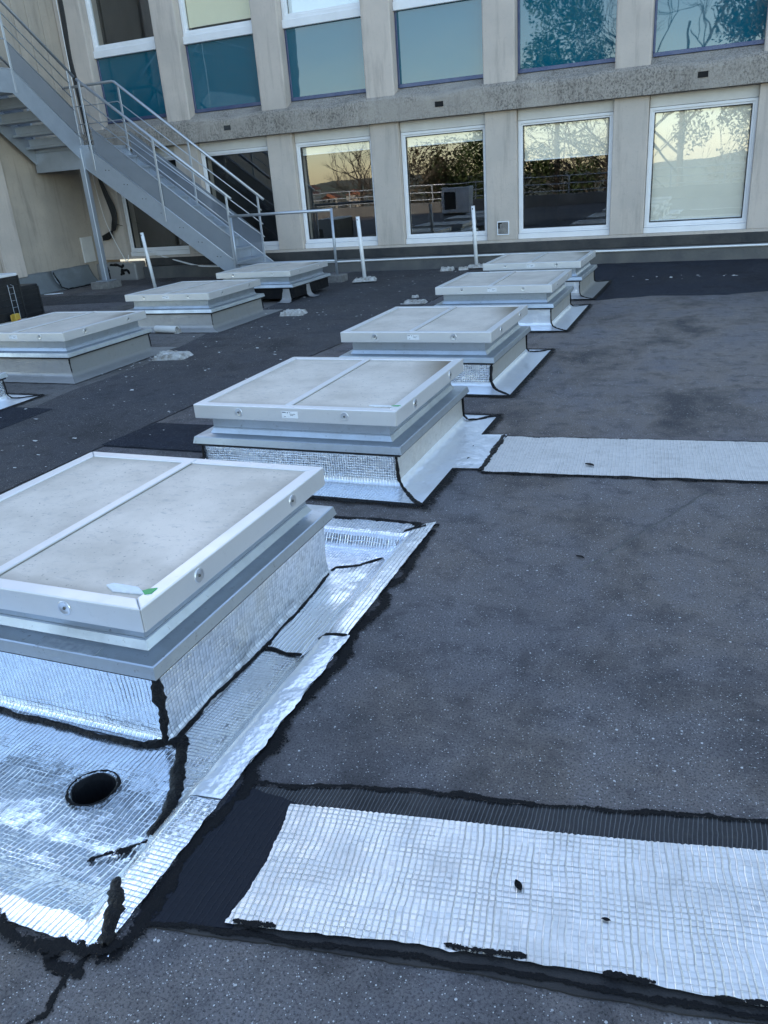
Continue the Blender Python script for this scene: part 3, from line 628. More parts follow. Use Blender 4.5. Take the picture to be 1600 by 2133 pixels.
for (ya, yb, s) in ((7.5, 11.98, 1), (11.99, 13.0, 2)):
    nn = 30; vs = []; fs = []; k7 = len(fp)
    for i in range(nn+1):
        y = ya+(yb-ya)*i/nn
        for (x, z) in fp: vs.append((x+0.012*nz(y, z, s, 3), y+0.03*nz(x*9, z*9, s, 1), z+0.01*nz(y, x, s, 4)*(z > 0.02)))
    for i in range(nn):
        for k in range(k7): fs.append((i*k7+k, i*k7+(k+1) % k7, (i+1)*k7+(k+1) % k7, (i+1)*k7+k))
    fs.append(tuple(range(k7))[::-1]); fs.append(tuple(nn*k7+k for k in range(k7)))
    wp('base_flashing', mk('base_flashing', vs, fs, [(v[1], v[2]) for v in vs], True), 'flash_dark')
wp('sealant', bead([(-11.535, 11.985, 0.33), (-11.50, 12.02, 0.19), (-11.40, 12.0, 0.055), (-11.32, 12.08, 0.01), (-11.30, 12.5, 0.01), (-11.30, 13.0, 0.01)], 0.03, 0.01, nrm=(0.8, 0, 0.6)), 'bitumen')
# patched corner of the kerb under the stairs
cb = wp('corner_kerb', box(-11.6, -10.64, 13.25, 13.60, -0.01, 0.335, 0.03, seg=2), 'foil_dull', 'white patched kerb corner under the stair post')
for pts in ([(-11.25, 13.243, 0.30), (-11.1, 13.243, 0.315), (-10.98, 13.243, 0.26), (-10.9, 13.243, 0.30)], [(-11.02, 13.243, 0.10), (-10.98, 13.243, 0.20), (-10.85, 13.243, 0.21), (-10.80, 13.243, 0.12)], [(-11.33, 13.243, 0.02), (-11.30, 13.243, 0.2), (-11.36, 13.243, 0.3)], [(-10.98, 13.243, 0.12), (-10.94, 13.243, 0.17)]):
    wp('sealant', bead(pts, 0.05, 0.01, nrm=(0, -1, 0), seed=pts[0][0]), 'bitumen')

# ------------------------------------------------------------------ skylights
LT, LB = 0.428, 0.349
def rail_me():
    bm = bmesh.new(); a, b, e = 0.6, 0.545, 0.0006
    q = [(-a+e, -a), (a-e, -a), (b-e, -b), (-b+e, -b)]
    A = [bm.verts.new((x, y, LB)) for x, y in q]; B = [bm.verts.new((x, y, LT)) for x, y in q]
    bm.faces.new(A[::-1]); bm.faces.new(B)
    for i in range(4): bm.faces.new([A[i], A[(i+1) % 4], B[(i+1) % 4], B[i]])
    bmesh.ops.bevel(bm, geom=bm.edges[:], offset=0.004, segments=2, profile=0.5, affect='EDGES')
    return from_bm('frame_rail', bm)
def loft4(prof, name):
    """square ring lofted from (half-size, z) pairs"""
    vs = []; fs = []
    for d, z in prof: vs += [(-d, -d, z), (d, -d, z), (d, d, z), (-d, d, z)]
    for i in range(len(prof)-1):
        for k in range(4): j = (k+1) % 4; fs.append((i*4+k, i*4+j, i*4+4+j, i*4+4+k))
    return mk(name, vs, fs)
def cup_me():
    vs = []; fs = []; seg = 18
    prof = [(0.0240, -0.0005), (0.0236, 0.0024), (0.0222, 0.0028), (0.0170, 0.0014), (0.0100, 0.0006), (0.0040, 0.0004)]
    for r, h in prof:
        for k in range(seg): t = 2*math.pi*k/seg; vs.append((r*math.cos(t), -h, r*math.sin(t)))
    for i in range(len(prof)-1):
        for k in range(seg): fs.append((i*seg+k, i*seg+(k+1) % seg, (i+1)*seg+(k+1) % seg, (i+1)*seg+k))
    nmain = len(fs); b = len(vs)
    for r, h in ((0.0050, 0.0004), (0.0050, 0.0030), (0.0036, 0.0040)):
        for k in range(6): t = 2*math.pi*k/6; vs.append((r*math.cos(t), -h, r*math.sin(t)))
    for i in range(2):
        for k in range(6): fs.append((b+i*6+k, b+i*6+(k+1) % 6, b+(i+1)*6+(k+1) % 6, b+(i+1)*6+k))
    fs.append(tuple(b+12+k for k in range(6)))
    me = mk('fastener_cup', vs, fs, smooth=False)
    me.materials.append(MAT['cup']); me.materials.append(MAT['screw'])
    for i, p in enumerate(me.polygons):
        p.material_index = 0 if i < nmain else 1
        if i < nmain: p.use_smooth = True
    return me
ME = dict(rail=rail_me(), cup=cup_me(),
          pl=box(-0.546, -0.013, -0.546, 0.546, 0.408, 0.4225, 0.0015), pr=box(-0.007, 0.546, -0.546, 0.546, 0.408, 0.4225, 0.0015),
          strip=box(-0.048, -0.008, -0.556, 0.585, 0.4235, 0.4315, 0.002),
          neck=loft4([(0.50, 0.35), (0.533, 0.349), (0.533, 0.276)], 'neck'),
          collar=loft4([(0.530, 0.285), (0.536, 0.283), (0.536, 0.276), (0.549, 0.251), (0.552, 0.250), (0.612, 0.2475), (0.6165, 0.2445), (0.6245, 0.209), (0.616, 0.206), (0.600, 0.207)], 'collar'),
          gasket=loft4([(0.598, 0.2065), (0.610, 0.2055), (0.609, 0.192), (0.570, 0.190)], 'gasket'),
          sticker=box(-0.047, 0.047, -0.6022, -0.599, 0.372, 0.408, 0.0))
def ink_me():
    vs = []; fs = []
    for (x0, x1, z0, z1) in ((-0.043, -0.022, 0.4005, 0.4045), (-0.014, -0.009, 0.3985, 0.4045), (0.0, 0.003, 0.400, 0.405), (0.0, 0.034, 0.393, 0.3955), (0.003, 0.022, 0.386, 0.3885), (-0.034, -0.022, 0.379, 0.381)):
        b = len(vs); vs += [(x0, -0.6027, z0), (x1, -0.6027, z0), (x1, -0.6027, z1), (x0, -0.6027, z1)]; fs.append((b, b+1, b+2, b+3))
    return mk('print', vs, fs)
ME['ink'] = ink_me()
for k, mt in (('rail', 'lid_rail'), ('pl', 'lid_sheet'), ('pr', 'lid_sheet'), ('strip', 'lid_rail'), ('neck', 'galv'), ('collar', 'galv'), ('gasket', 'seal'), ('sticker', 'paper'), ('ink', 'ink')):
    ME[k].materials.append(MAT[mt])

CURB = [(0.583, 0.197), (0.584, 0.165), (0.585, 0.13), (0.586, 0.092), (0.588, 0.056)]
APRON = [(0.588, 0.056), (0.592, 0.040), (0.601, 0.028), (0.617, 0.020), (0.648, 0.0155), (0.70, 0.013), (0.78, 0.011)]
def side_sheet(prof, k, seed, wr=0.0, endj=0.0, nu=56):
    """one side (k quarter turns) of the foil dressing, mitred at the corners"""
    n = len(prof)-1; L_ = [0.0]
    for a, b in zip(prof, prof[1:]): L_.append(L_[-1]+math.hypot(b[0]-a[0], b[1]-a[1]))
    ca, sa = math.cos(k*math.pi/2), math.sin(k*math.pi/2)
    def ev(v):
        t = v*n; i = min(int(t), n-1); f = t-i; a, b = prof[i], prof[i+1]
        return a[0]+(b[0]-a[0])*f, a[1]+(b[1]-a[1])*f, L_[i]+(L_[i+1]-L_[i])*f
    def fn(u, v):
        d, z, l = ev(v); s = -1+2*u; w = wr*(0.0035*nz(s*d, z+l, seed, 9)+0.0016*nz(s*d, l, seed+4, 26))
        if endj and v > 0.999: d += endj*(nz(s*d, 0, seed+7, 13)+0.5*nz(s*d, 0, seed+9, 50))
        x, y = s*d, -(d+abs(w)*0.4)
        return (x*ca-y*sa, x*sa+y*ca, z+abs(w))
    def uvf(u, v):
        d, z, l = ev(v); return ((-1+2*u)*d, l)
    return grid(fn, nu, n*2, uvf, 'foil_side')
def ring(d0, d1, z, seed, amp):
    vs = []; fs = []; n = 60
    for k in range(4):
        ca, sa = math.cos(k*math.pi/2), math.sin(k*math.pi/2)
        for i in range(n):
            s = -1+2*i/n
            for d, q in ((d0, 0), (d1, 1)):
                e = d+q*amp*(nz(s, k, seed, 5)+0.6*nz(s, k, seed+3, 21)); x, y = s*e, -e
                vs.append((x*ca-y*sa, x*sa+y*ca, z))
    N_ = 4*n
    for i in range(N_): j = (i+1) % N_; fs.append((2*i, 2*i+1, 2*j+1, 2*j))
    return mk('bitumen_border', vs, fs, [(0.0, (i % 2)*1.0) for i in range(len(vs))])

def skylight(c, label, mats, seed, special=False, border=True, tilt=0.0, sticker=True, apr=1.0):
    t = thing('roof_hatch', label, 'skylight', (c[0], c[1], 0), 'roof skylights in two rows')
    t.rotation_euler[2] = tilt
    for k in range(4): ob('frame_rail', ME['rail'], None, t, rotz=k*math.pi/2)
    ob('lid_panel', ME['pl'], None, t); ob('lid_panel', ME['pr'], None, t); ob('cover_strip', ME['strip'], None, t)
    ob('neck', ME['neck'], None, t); ob('collar', ME['collar'], None, t); ob('gasket', ME['gasket'], None, t)
    for k in range(4):
        for s in (-0.315, 0.315):
            a = k*math.pi/2; ca, sa = math.cos(a), math.sin(a); x, y = s, -0.6003
            ob('fastener_cup', ME['cup'], None, t, (x*ca-y*sa, x*sa+y*ca, 0.392), a)
    if sticker:
        st = ob('sticker', ME['sticker'], None, t); ob('print', ME['ink'], None, st)
    if not special:
        ap = [(0.588+(d-0.588)*apr, z) for d, z in APRON]
        for k in range(4):
            cm_, am_ = mats[k]
            ob('curb_face', side_sheet(CURB, k, seed+k, 1.0), cm_, t)
            if am_: ob('apron', side_sheet(ap, k, seed+k+0.5, 0.8, 0.007), am_, t)
        if border: ob('bitumen_border', ring(ap[-1][0]-0.012, ap[-1][0]+0.06, 0.0135, seed, 0.010), 'tar', t)
    return t

S = {'S1': (-2.039, 2.137), 'S2': (-2.035, 4.149), 'S3': (-2.077, 6.203), 'S4': (-2.101, 8.602), 'S5': (-2.125, 10.577),
     'L0': (-6.03, 4.24), 'L1': (-6.03, 6.192), 'L2': (-6.038, 8.564), 'L3': (-6.042, 10.584)}
def corner_bead(t, sx, sy, seed, w=0.028, d_out=0.785, top=0.195, flatpart=True):
    q = 0.7071
    pts = [(sx*0.588, sy*0.588, top), (sx*0.590, sy*0.592, 0.14), (sx*0.594, sy*0.594, 0.060)]; nr = [(sx*q, sy*q, 0)]*2+[(sx*0.6, sy*0.6, 0.5)]
    if flatpart: pts += [(sx*0.612, sy*0.612, 0.028), (sx*0.66, sy*0.66, 0.017), (sx*d_out, sy*(d_out+0.005), 0.014)]; nr += [(0.3*sx, 0.3*sy, 1), (0.1*sx, 0.1*sy, 1), (0, 0, 1)]
    return ob('sealant_bead', bead(pts, w, 0.007, 'sealant_bead', seed, nr), 'bitumen', t)

s1 = skylight(S['S1'], 'nearest skylight, set in a foil lined sump with a drain hole', None, 1.0, special=True, sticker=False)
s2 = skylight(S['S2'], 'skylight second from the camera in the right row, beside the far silver strip', [('foil', 'foil_apron'), ('foil_worn_side', 'foil_smooth'), ('foil_dull', 'foil_smooth'), ('foil', 'foil_smooth')], 11.0, tilt=0.004)
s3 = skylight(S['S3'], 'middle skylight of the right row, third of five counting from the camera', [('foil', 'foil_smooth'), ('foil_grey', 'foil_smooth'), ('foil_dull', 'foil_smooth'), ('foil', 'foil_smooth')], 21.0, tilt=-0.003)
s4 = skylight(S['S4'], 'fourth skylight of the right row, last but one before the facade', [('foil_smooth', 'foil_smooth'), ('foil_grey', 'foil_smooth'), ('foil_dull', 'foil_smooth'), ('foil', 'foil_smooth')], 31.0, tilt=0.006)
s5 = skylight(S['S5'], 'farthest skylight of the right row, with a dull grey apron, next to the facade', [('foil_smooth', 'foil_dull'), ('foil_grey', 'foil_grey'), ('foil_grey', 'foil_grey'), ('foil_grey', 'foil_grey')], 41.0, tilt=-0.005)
l0 = skylight(S['L0'], 'skylight at the left edge showing only a corner of its foil apron', [('foil', 'foil'), ('foil', 'foil_smooth'), ('foil', 'foil_smooth'), ('foil', 'foil')], 51.0)
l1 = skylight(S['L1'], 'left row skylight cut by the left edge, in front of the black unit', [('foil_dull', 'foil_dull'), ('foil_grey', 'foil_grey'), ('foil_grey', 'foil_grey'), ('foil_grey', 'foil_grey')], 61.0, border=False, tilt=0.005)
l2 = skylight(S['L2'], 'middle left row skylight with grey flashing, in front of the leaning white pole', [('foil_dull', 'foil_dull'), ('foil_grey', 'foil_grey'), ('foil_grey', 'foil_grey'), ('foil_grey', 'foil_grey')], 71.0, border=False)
l3 = skylight(S['L3'], 'far left row skylight with black curb at the foot of the stairs', [('bitumen_flat', None)]*4, 81.0, border=False, sticker=False)
for t, sd in ((s2, 1), (s3, 2), (s4, 3), (s5, 4), (l1, 5), (l2, 6), (l0, 7)):
    w = 0.024 if sd in (1, 2) else 0.012
    for sx in (-1, 1):
        for sy in (-1, 1): corner_bead(t, sx, sy, sd*3+sx+sy*2, w, flatpart=sd not in (5, 6))
# second skylight: apron widened to meet the far strip, with its own black seam
def wl(p, t): return (p[0]-t.location[0], p[1]-t.location[1])
ob('apron_patch', grid(lambda u, v: (0.765+u*(0.160)+0.004*nz(v*9, u, 3), -0.245+v*0.605+u*0.02, 0.0145+0.002*nz(u*5, v*9, 1)), 12, 30), 'foil_smooth', s2)
ob('sealant_bead', bead([(0.93, -0.25, 0.012), (0.915, 0.05, 0.012), (0.905, 0.37, 0.012)], 0.035, 0.005, seed=4), 'bitumen', s2)
ob('sealant_bead', bead([(0.70, 0.70, 0.02), (0.74, 0.735, 0.016), (0.79, 0.765, 0.013)], 0.022, 0.006, seed=8), 'bitumen', s2)
# torn scraps of foil left on the black curb
for a, k in ((0.50, 0), (-0.1, 1)):
    prof = [(0.587, 0.19), (0.592, 0.10), (0.60, 0.05), (0.64, 0.02), (0.71, 0.012)]
    def fn(u, v, a=a, k=k):
        t_ = v*4; i = min(int(t_), 3); f = t_-i; d = prof[i][0]+(prof[i+1][0]-prof[i][0])*f; z = prof[i][1]+(prof[i+1][1]-prof[i][1])*f
        s = a+(u-0.5)*(0.10+0.10*v)+0.01*nz(v*7, k, u); ca, sa = math.cos(k*math.pi/2), math.sin(k*math.pi/2)
        x, y = s, -d-0.004-0.006*abs(nz(u*3, v*5, k)); return (x*ca-y*sa, x*sa+y*ca, z+0.003)
    ob('foil_scrap', grid(fn, 8, 12, lambda u, v: (u*0.12, v*0.3)), 'foil_dull', l3)

# ---- nearest skylight: sump, drain, curb, patched foils (local coordinates around its centre)
CX, CY = S['S1']
def zs(x, y):
    xr = x if x > CX else 2*CX-x
    def seg(v, pts):
        if v <= pts[0][0]: return pts[0][1]
        for (a, za), (b, zb) in zip(pts, pts[1:]):
            if v <= b:
                f = (v-a)/(b-a); return za+(zb-za)*f
        return pts[-1][1]
    zr = seg(xr, [(-1.285, -0.058), (-1.265, -0.052), (-1.205, 0.004), (-1.18, 0.0075), (-1.09, 0.009)])
    zf = -0.058 if y > 1.30 else seg(y, [(0.80, 0.010), (0.875, 0.007), (0.915, 0.002), (1.03, -0.036), (1.12, -0.052), (1.30, -0.058)])
    zb = seg(y, [(2.97, -0.058), (2.985, -0.05), (3.02, 0.0), (3.045, 0.007), (3.2, 0.009)])
    return max(zr, zf, zb)
def xb(y):       # seam between the basin foil and the side foil
    P = [(0.85, -1.09), (0.90, -1.113), (0.963, -1.169), (1.02, -1.211), (1.204, -1.262), (1.29, -1.276), (1.374, -1.316), (1.461, -1.367), (1.57, -1.417), (1.7, -1.47)]
    for (a, za), (b, zb) in zip(P, P[1:]):
        if y <= b: return za+(zb-za)*(y-a)/(b-a)
    return -1.47
def yend(x):     # seam between the side foil and the back foil
    P = [(-1.48, 2.70), (-1.448, 2.766), (-1.349, 2.81), (-1.281, 2.90), (-1.247, 2.989), (-1.231, 3.06), (-1.162, 3.14), (-1.09, 3.15)]
    for (a, za), (b, zb) in zip(P, P[1:]):
        if x <= b: return za+(zb-za)*(x-a)/(b-a)
    return 3.15
def s1sheet(name, xf, y0f, nu, nv, off, mat, seed, wr=1.0, uvswap=False, hole=None):
    vs = []; uv = []; fs = []
    for j in range(nv+1):
        for i in range(nu+1):
            x, y = xf(i/nu, j/nv)
            e = 0.0
            z = zs(x, y)+off+wr*(0.0030*nz(x, y, seed, 7)+0.0016*nz(x, y, seed+3, 22))*(1 if 0.9 < y < 3.0 and x < -1.2 else 0.25)
            vs.append([x-CX, y-CY, z]); uv.append((y, x) if uvswap else (x, y))
    for j in range(nv):
        for i in range(nu):
            a = j*(nu+1)+i; fs.append((a, a+1, a+nu+2, a+nu+1))
    if hole:
        hx, hy, hr = hole[0]-CX, hole[1]-CY, hole[2]
        ins = [math.hypot(v[0]-hx, v[1]-hy) < hr for v in vs]
        keep = [f for f in fs if not all(ins[q] for q in f)]
        for f in keep:
            for q in f:
                if ins[q]:
                    v = vs[q]; d = math.hypot(v[0]-hx, v[1]-hy) or 1e-6
                    v[0] = hx+(v[0]-hx)*hr/d; v[1] = hy+(v[1]-hy)*hr/d; ins[q] = False
        fs = keep
    return ob(name, mk(name, vs, fs, uv, True), mat, s1)
jg = lambda a, s: 0.006*nz(a, 0, s, 24)+0.004*nz(a, 0, s+2, 60)
s1sheet('basin_foil', lambda u, v: (-2.98+(xb(0.855+v*0.72)+2.98)*u, (0.855+jg(u*1.9, 1))*(1-v)+1.575*v), None, 150, 66, 0.0, 'foil_blue', 3.0, 1.0, hole=(-1.545, 1.315, 0.064))
s1sheet('side_foil', lambda u, v: (xb(0.875+v*1.25)+((-1.112+jg(v*1.3, 3))-xb(0.875+v*1.25))*u, 0.875+v*1.25), None, 34, 100, 0.0035, 'foil', 5.0, 1.2, True)
s1sheet('outer_foil', lambda u, v: (-1.212+0.008*nz(v*3, 0, 2, 3)+(0.103+jg(v*1.2, 6))*u, 1.32+v*0.84+0.01*u), None, 10, 60, 0.0075, 'foil_smooth', 7.0, 0.6, True)
s1sheet('ridged_foil', lambda u, v: (lambda x: (x, 2.085+0.05*max(0, u-0.6)/0.4+0.02*math.sin(u*6)+(yend(x)-2.085)*v))(-1.475+(0.355+jg(v*0.8, 8))*u), None, 34, 60, 0.0070, 'foil_ridge', 9.0, 0.8, False)
s1sheet('back_foil', lambda u, v: (lambda x: (x, 2.60+(3.155+jg(x, 9)-2.60)*v))(-2.98+1.83*u), None, 90, 60, 0.0, 'foil', 11.0, 0.8, False)
s1sheet('left_foil', lambda u, v: (-2.985+0.42*u, 1.45+1.3*v), None, 20, 60, 0.004, 'foil', 12.0, 0.8, True)
for k, mt in ((0, 'foil_blue'), (1, 'foil_side'), (2, 'foil_side'), (3, 'foil_side')):
    ob('curb_face', side_sheet([(0.583, 0.197), (0.581, 0.15), (0.578, 0.10), (0.576, 0.05), (0.577, 0.0), (0.580, -0.035), (0.590, -0.05), (0.606, -0.0545)], k, 91+k, 0.8, 0.006), mt, s1)
# drain pipe
hx, hy = -1.545-CX, 1.315-CY
vs = []; fs = []; sg = 24
for r, z in ((0.0655, -0.052), (0.0625, -0.054), (0.0605, -0.075), (0.0595, -0.24)):
    for q in range(sg): a = 2*math.pi*q/sg; rr = r+0.0018*math.sin(5*a+z*40); vs.append((hx+rr*math.cos(a), hy+rr*math.sin(a), z))
for i in range(3):
    for q in range(sg): fs.append((i*sg+q, i*sg+(q+1) % sg, (i+1)*sg+(q+1) % sg, (i+1)*sg+q))
fs.append(tuple(3*sg+q for q in range(sg)))
ob('drain_outlet', mk('drain_outlet', vs, fs, smooth=False), 'black', s1)
def s1bead(pts, w, h=0.008, seed=0, nrm=None):
    return ob('sealant_bead', bead([(p[0]-CX, p[1]-CY, p[2] if len(p) > 2 else zs(p[0], p[1])+0.006) for p in pts], w, h, 'sealant_bead', seed, nrm), 'bitumen', s1)
s1bead([(-2.62, 1.52), (-2.13, 1.527), (-1.908, 1.519), (-1.705, 1.514), (-1.49, 1.522)], 0.020, 0.007, 1)
s1bead([(-1.52, 1.515), (-1.455, 1.55), (-1.40, 1.575)], 0.034, 0.010, 2)
s1bead([(-1.44, 1.56), (-1.445, 1.807), (-1.43, 2.133), (-1.437, 2.481), (-1.452, 2.70)], 0.016, 0.008, 3)
q = 0.7071
s1bead([(CX+0.590, CY-0.591, 0.195), (CX+0.588, CY-0.590, 0.11), (CX+0.584, CY-0.588, 0.02), (CX+0.59, CY-0.595, -0.045)], 0.030, 0.006, 4, [(q, -q, 0)]*4)
s1bead([(-1.417, 1.57), (-1.367, 1.461), (-1.316, 1.374), (-1.276, 1.29), (-1.262, 1.204)], 0.036, 0.009, 5)

s1bead([(-1.218, 1.04), (-1.19, 0.985), (-1.169, 0.955), (-1.13, 0.90), (-1.11, 0.87)], 0.036, 0.010, 7)
s1bead([(-1.44, 2.11), (-1.40, 2.115), (-1.333, 2.095), (-1.273, 2.10)], 0.018, 0.007, 8)
s1bead([(-1.235, 2.165), (-1.20, 2.155), (-1.12, 2.172)], 0.020, 0.007, 9)
s1bead([(-1.462, 2.70), (-1.448, 2.766), (-1.349, 2.81), (-1.281, 2.90)], 0.018, 0.007, 10)
s1bead([(-1.247, 2.99), (-1.231, 3.065), (-1.155, 3.14)], 0.018, 0.007, 11)
# black tar border round the sump foils
def s1flat(poly, z, seed, amp=0.010, name='bitumen_border', mat='bitumen_flat'):
    return ob(name, flat([(p[0]-CX, p[1]-CY) for p in poly], z, None, name, amp, 0.012, seed), mat, s1)
def s1tar(pts, w, seed, h=0.004):
    return ob('bitumen_border', bead([(p[0]-CX, p[1]-CY, p[2] if len(p) > 2 else 0.006) for p in pts], w, h, 'bitumen_border', seed), 'tar', s1)
s1tar([(-1.09, 0.83), (-1.088, 1.1), (-1.085, 1.5), (-1.09, 1.8), (-1.098, 2.3), (-1.105, 2.7), (-1.115, 3.12)], 0.062, 1, 0.002)
s1tar([(-3.02, 0.835, 0.010), (-1.9, 0.835, 0.010), (-1.30, 0.842, 0.010), (-1.15, 0.85, 0.010), (-1.08, 0.885, 0.010)], 0.060, 2, 0.003)
s1tar([(-1.262, 1.20, -0.045), (-1.30, 1.15, -0.045), (-1.36, 1.08, -0.040)], 0.030, 16, 0.002)
s1tar([(-3.0, 3.165), (-1.9, 3.165), (-1.10, 3.16)], 0.05, 5)
s1tar([(-1.14, 0.86, 0.006), (-1.15, 0.80, 0.003), (-1.145, 0.75, 0.002), (-1.13, 0.715, 0.002), (-1.15, 0.685, 0.002), (-1.165, 0.65, 0.002)], 0.022, 3, 0.001)
s1tar([(-1.24, 0.83, 0.006), (-1.20, 0.80, 0.003), (-1.12, 0.81, 0.002)], 0.045, 4, 0.002)
s1tar([(-1.545+0.072*math.cos(a*0.3307), 1.315+0.072*math.sin(a*0.3307), -0.050) for a in range(20)], 0.014, 6, 0.003)
# white handle strip and green tape left on the lid corner
ob('handle_strip', flat([(0.397, -0.500), (0.412, -0.483), (0.505, -0.486), (0.552, -0.516), (0.44, -0.524)], 0.4290, 0.006, 'handle_strip'), 'paper', s1)
ob('green_tape', flat([(0.535, -0.505), (0.549, -0.489), (0.570, -0.478), (0.572, -0.510), (0.556, -0.521)], 0.4305, 0.002, 'green_tape'), 'green', s1)
ob('handle_strip', flat([(0.415, -0.503), (0.43, -0.494), (0.53, -0.496), (0.55, -0.506), (0.46, -0.511)], 0.4290, 0.006, 'handle_strip'), 'paper', s2)
ob('green_tape', flat([(0.541, -0.506), (0.556, -0.494), (0.586, -0.490), (0.578, -0.506)], 0.4305, 0.002, 'green_tape'), 'green', s2)
ob('faded_label', flat([(0.175, -0.613), (0.163, -0.566), (0.398, -0.572), (0.401, -0.614)], 0.2500, 0.002, 'faded_label', 0.002, 0.01, 3), 'faded', s1)

# ------------------------------------------------------------------ repair strips on the roof
def strip_foil(name, label, top, bot, z, mat, seed, nu=150, nv=40, leftfn=None, group=None):
    def lerp(P, t):
        k = t*(len(P)-1); i = min(int(k), len(P)-2); f = k-i
        return (P[i][0]+(P[i+1][0]-P[i][0])*f, P[i][1]+(P[i+1][1]-P[i][1])*f)
    def fn(u, v):
        a = lerp(bot, u); b = lerp(top, u); x = a[0]+(b[0]-a[0])*v; y = a[1]+(b[1]-a[1])*v
        if leftfn: x += leftfn(v)*max(0, 1-u*6)
        if v > 0.99: y += 0.0045*abs(math.sin(x*math.pi/0.015))
        if v < 0.01: y += 0.010*nz(x, 0, seed, 7)+0.006*nz(x, 0, seed, 31)
        if u < 0.004: x += 0.004*nz(v*9, 0, seed, 3)
        return (x, y, z+0.0022*nz(x, y, seed, 6)+0.001*nz(x, y, seed, 19)+0.002)
    d = Vector((bot[-1][0]-bot[0][0], bot[-1][1]-bot[0][1])).normalized()
    def uvf(u, v):
        p = fn(u, v); return (p[0]*d.x+p[1]*d.y, -p[0]*d.y+p[1]*d.x)
    return tag(ob(name, grid(fn, nu, nv, uvf, name), mat), label, 'roofing strip', group)
near = strip_foil('foil_strip', 'wide silver foil strip lying across the near right foreground', [(-0.926, 1.370), (-0.678, 1.412), (-0.437, 1.451), (-0.208, 1.486), (0.009, 1.526), (0.215, 1.568), (0.45, 1.61), (1.1, 1.73)],
    [(-0.895, 1.004), (-0.72, 1.037), (-0.545, 1.075), (-0.343, 1.107), (-0.15, 1.137), (0.2, 1.172), (0.45, 1.21), (1.1, 1.32)], 0.0105, 'foil_strip', 3.0, 220, 44,
    lambda v: 0.018*math.sin(v*math.pi)+0.010*nz(v*4, 0, 1, 1))
def on_near(name, poly, z, mat, amp, seed, label=None):
    o = ob(name, flat(poly, z, 0.0006 if name == 'tar_stain' else None, name, amp, 0.008 if name == 'tar_stain' else 0.012, seed), mat, near)
    if label: o['label'] = label
    return o
on_near('tarred_foil', [(-1.10, 1.405), (-0.915, 1.385), (-0.89, 1.25), (-0.86, 1.13), (-0.875, 1.00), (-1.10, 0.945)], 0.0072, 'foil_black', 0.006, 1, 'tar blackened end of the foil strip')
on_near('scraped_foil', [(-1.09, 1.355), (-0.926, 1.352), (-0.437, 1.432), (0.215, 1.548), (1.1, 1.71), (1.1, 1.83), (0.219, 1.672), (-0.10, 1.612), (-0.34, 1.556), (-0.715, 1.500), (-1.06, 1.405)], 0.0050, 'foil_worn', 0.006, 2, 'old foil edge scraped almost black')
on_near('felt_margin', [(-1.07, 0.945), (-0.85, 0.982), (-0.53, 1.037), (-0.33, 1.070), (-0.19, 1.083), (0.03, 1.112), (0.2, 1.142), (1.1, 1.285), (1.1, 1.34), (0.2, 1.19), (-0.15, 1.155), (-0.545, 1.10), (-0.895, 1.03), (-1.07, 0.985)], 0.0050, 'felt', 0.004, 6)
def tar_on(par, pts, w, seed, h=0.003):
    return ob('tar_margin', bead(pts, w, h, 'tar_margin', seed), 'tar', par)
tar_on(near, [(-1.075, 1.41, 0.007), (-0.715, 1.502, 0.007), (-0.34, 1.56, 0.007), (0.219, 1.672, 0.007), (1.1, 1.835, 0.007)], 0.024, 5, 0.001)
tar_on(near, [(-1.08, 0.955, 0.006), (-0.85, 0.995, 0.006), (-0.53, 1.053, 0.006), (-0.33, 1.085, 0.006), (-0.19, 1.103, 0.006), (0.03, 1.128, 0.006), (0.2, 1.155, 0.006), (1.1, 1.30, 0.006)], 0.022, 6, 0.001)
for i, (x, y, w) in enumerate([(-0.83, 1.022, 0.10), (-0.335, 1.116, 0.17), (-0.05, 1.147, 0.10), (0.165, 1.174, 0.12)]):
    tar_on(near, [(x-w/2, y-0.008, 0.0135), (x, y, 0.0145), (x+w/2, y-0.002+0.17*w/2, 0.0135)], 0.022, 20+i, 0.001)
far = strip_foil('foil_strip', 'far pale foil strip reaching right from the second skylight', [(-1.139, 4.510), (-0.4, 4.566), (0.329, 4.623), (1.2, 4.69), (3.0, 4.83)], [(-1.099, 3.900), (-0.4, 3.955), (0.306, 4.013), (1.2, 4.085), (3.0, 4.23)], 0.0075, 'foil_far', 8.0, 160, 30)
tar_on(far, [(-1.10, 3.89, 0.006), (0.306, 4.005, 0.006), (3.0, 4.222, 0.006)], 0.035, 7)
tar_on(far, [(-1.29, 4.515, 0.006), (-1.139, 4.515, 0.006), (0.329, 4.630, 0.006), (3.0, 4.838, 0.006)], 0.030, 9)

# dead leaves and bits
def leaf(x, y, z, s, a, label):
    def fn(u, v):
        t = (v-0.5)*2; w = (1-t*t)*0.5; c, sn = math.cos(a), math.sin(a); px, py = (u-0.5)*2*w*s*0.6, t*s*0.6
        return (x+px*c-py*sn, y+px*sn+py*c, z+0.3*s*abs(u-0.5)+0.001)
    return tag(ob('dead_leaf', grid(fn, 4, 8), 'bitumen'), label, 'leaf', 'bits lying on the roof')
leaf(-0.305, 1.296, 0.014, 0.028, 0.6, 'dark leaf lying in the middle of the near foil strip')
leaf(-0.110, 1.268, 0.014, 0.016, 1.6, 'tiny dark leaf on the right part of the near foil strip')
leaf(-0.555, 4.08, 0.013, 0.045, 1.2, 'dark leaf on the far pale foil strip')
leaf(-0.435, 2.996, 0.003, 0.030, 1.3, 'dark leaf on the bare roof between the two foil strips')

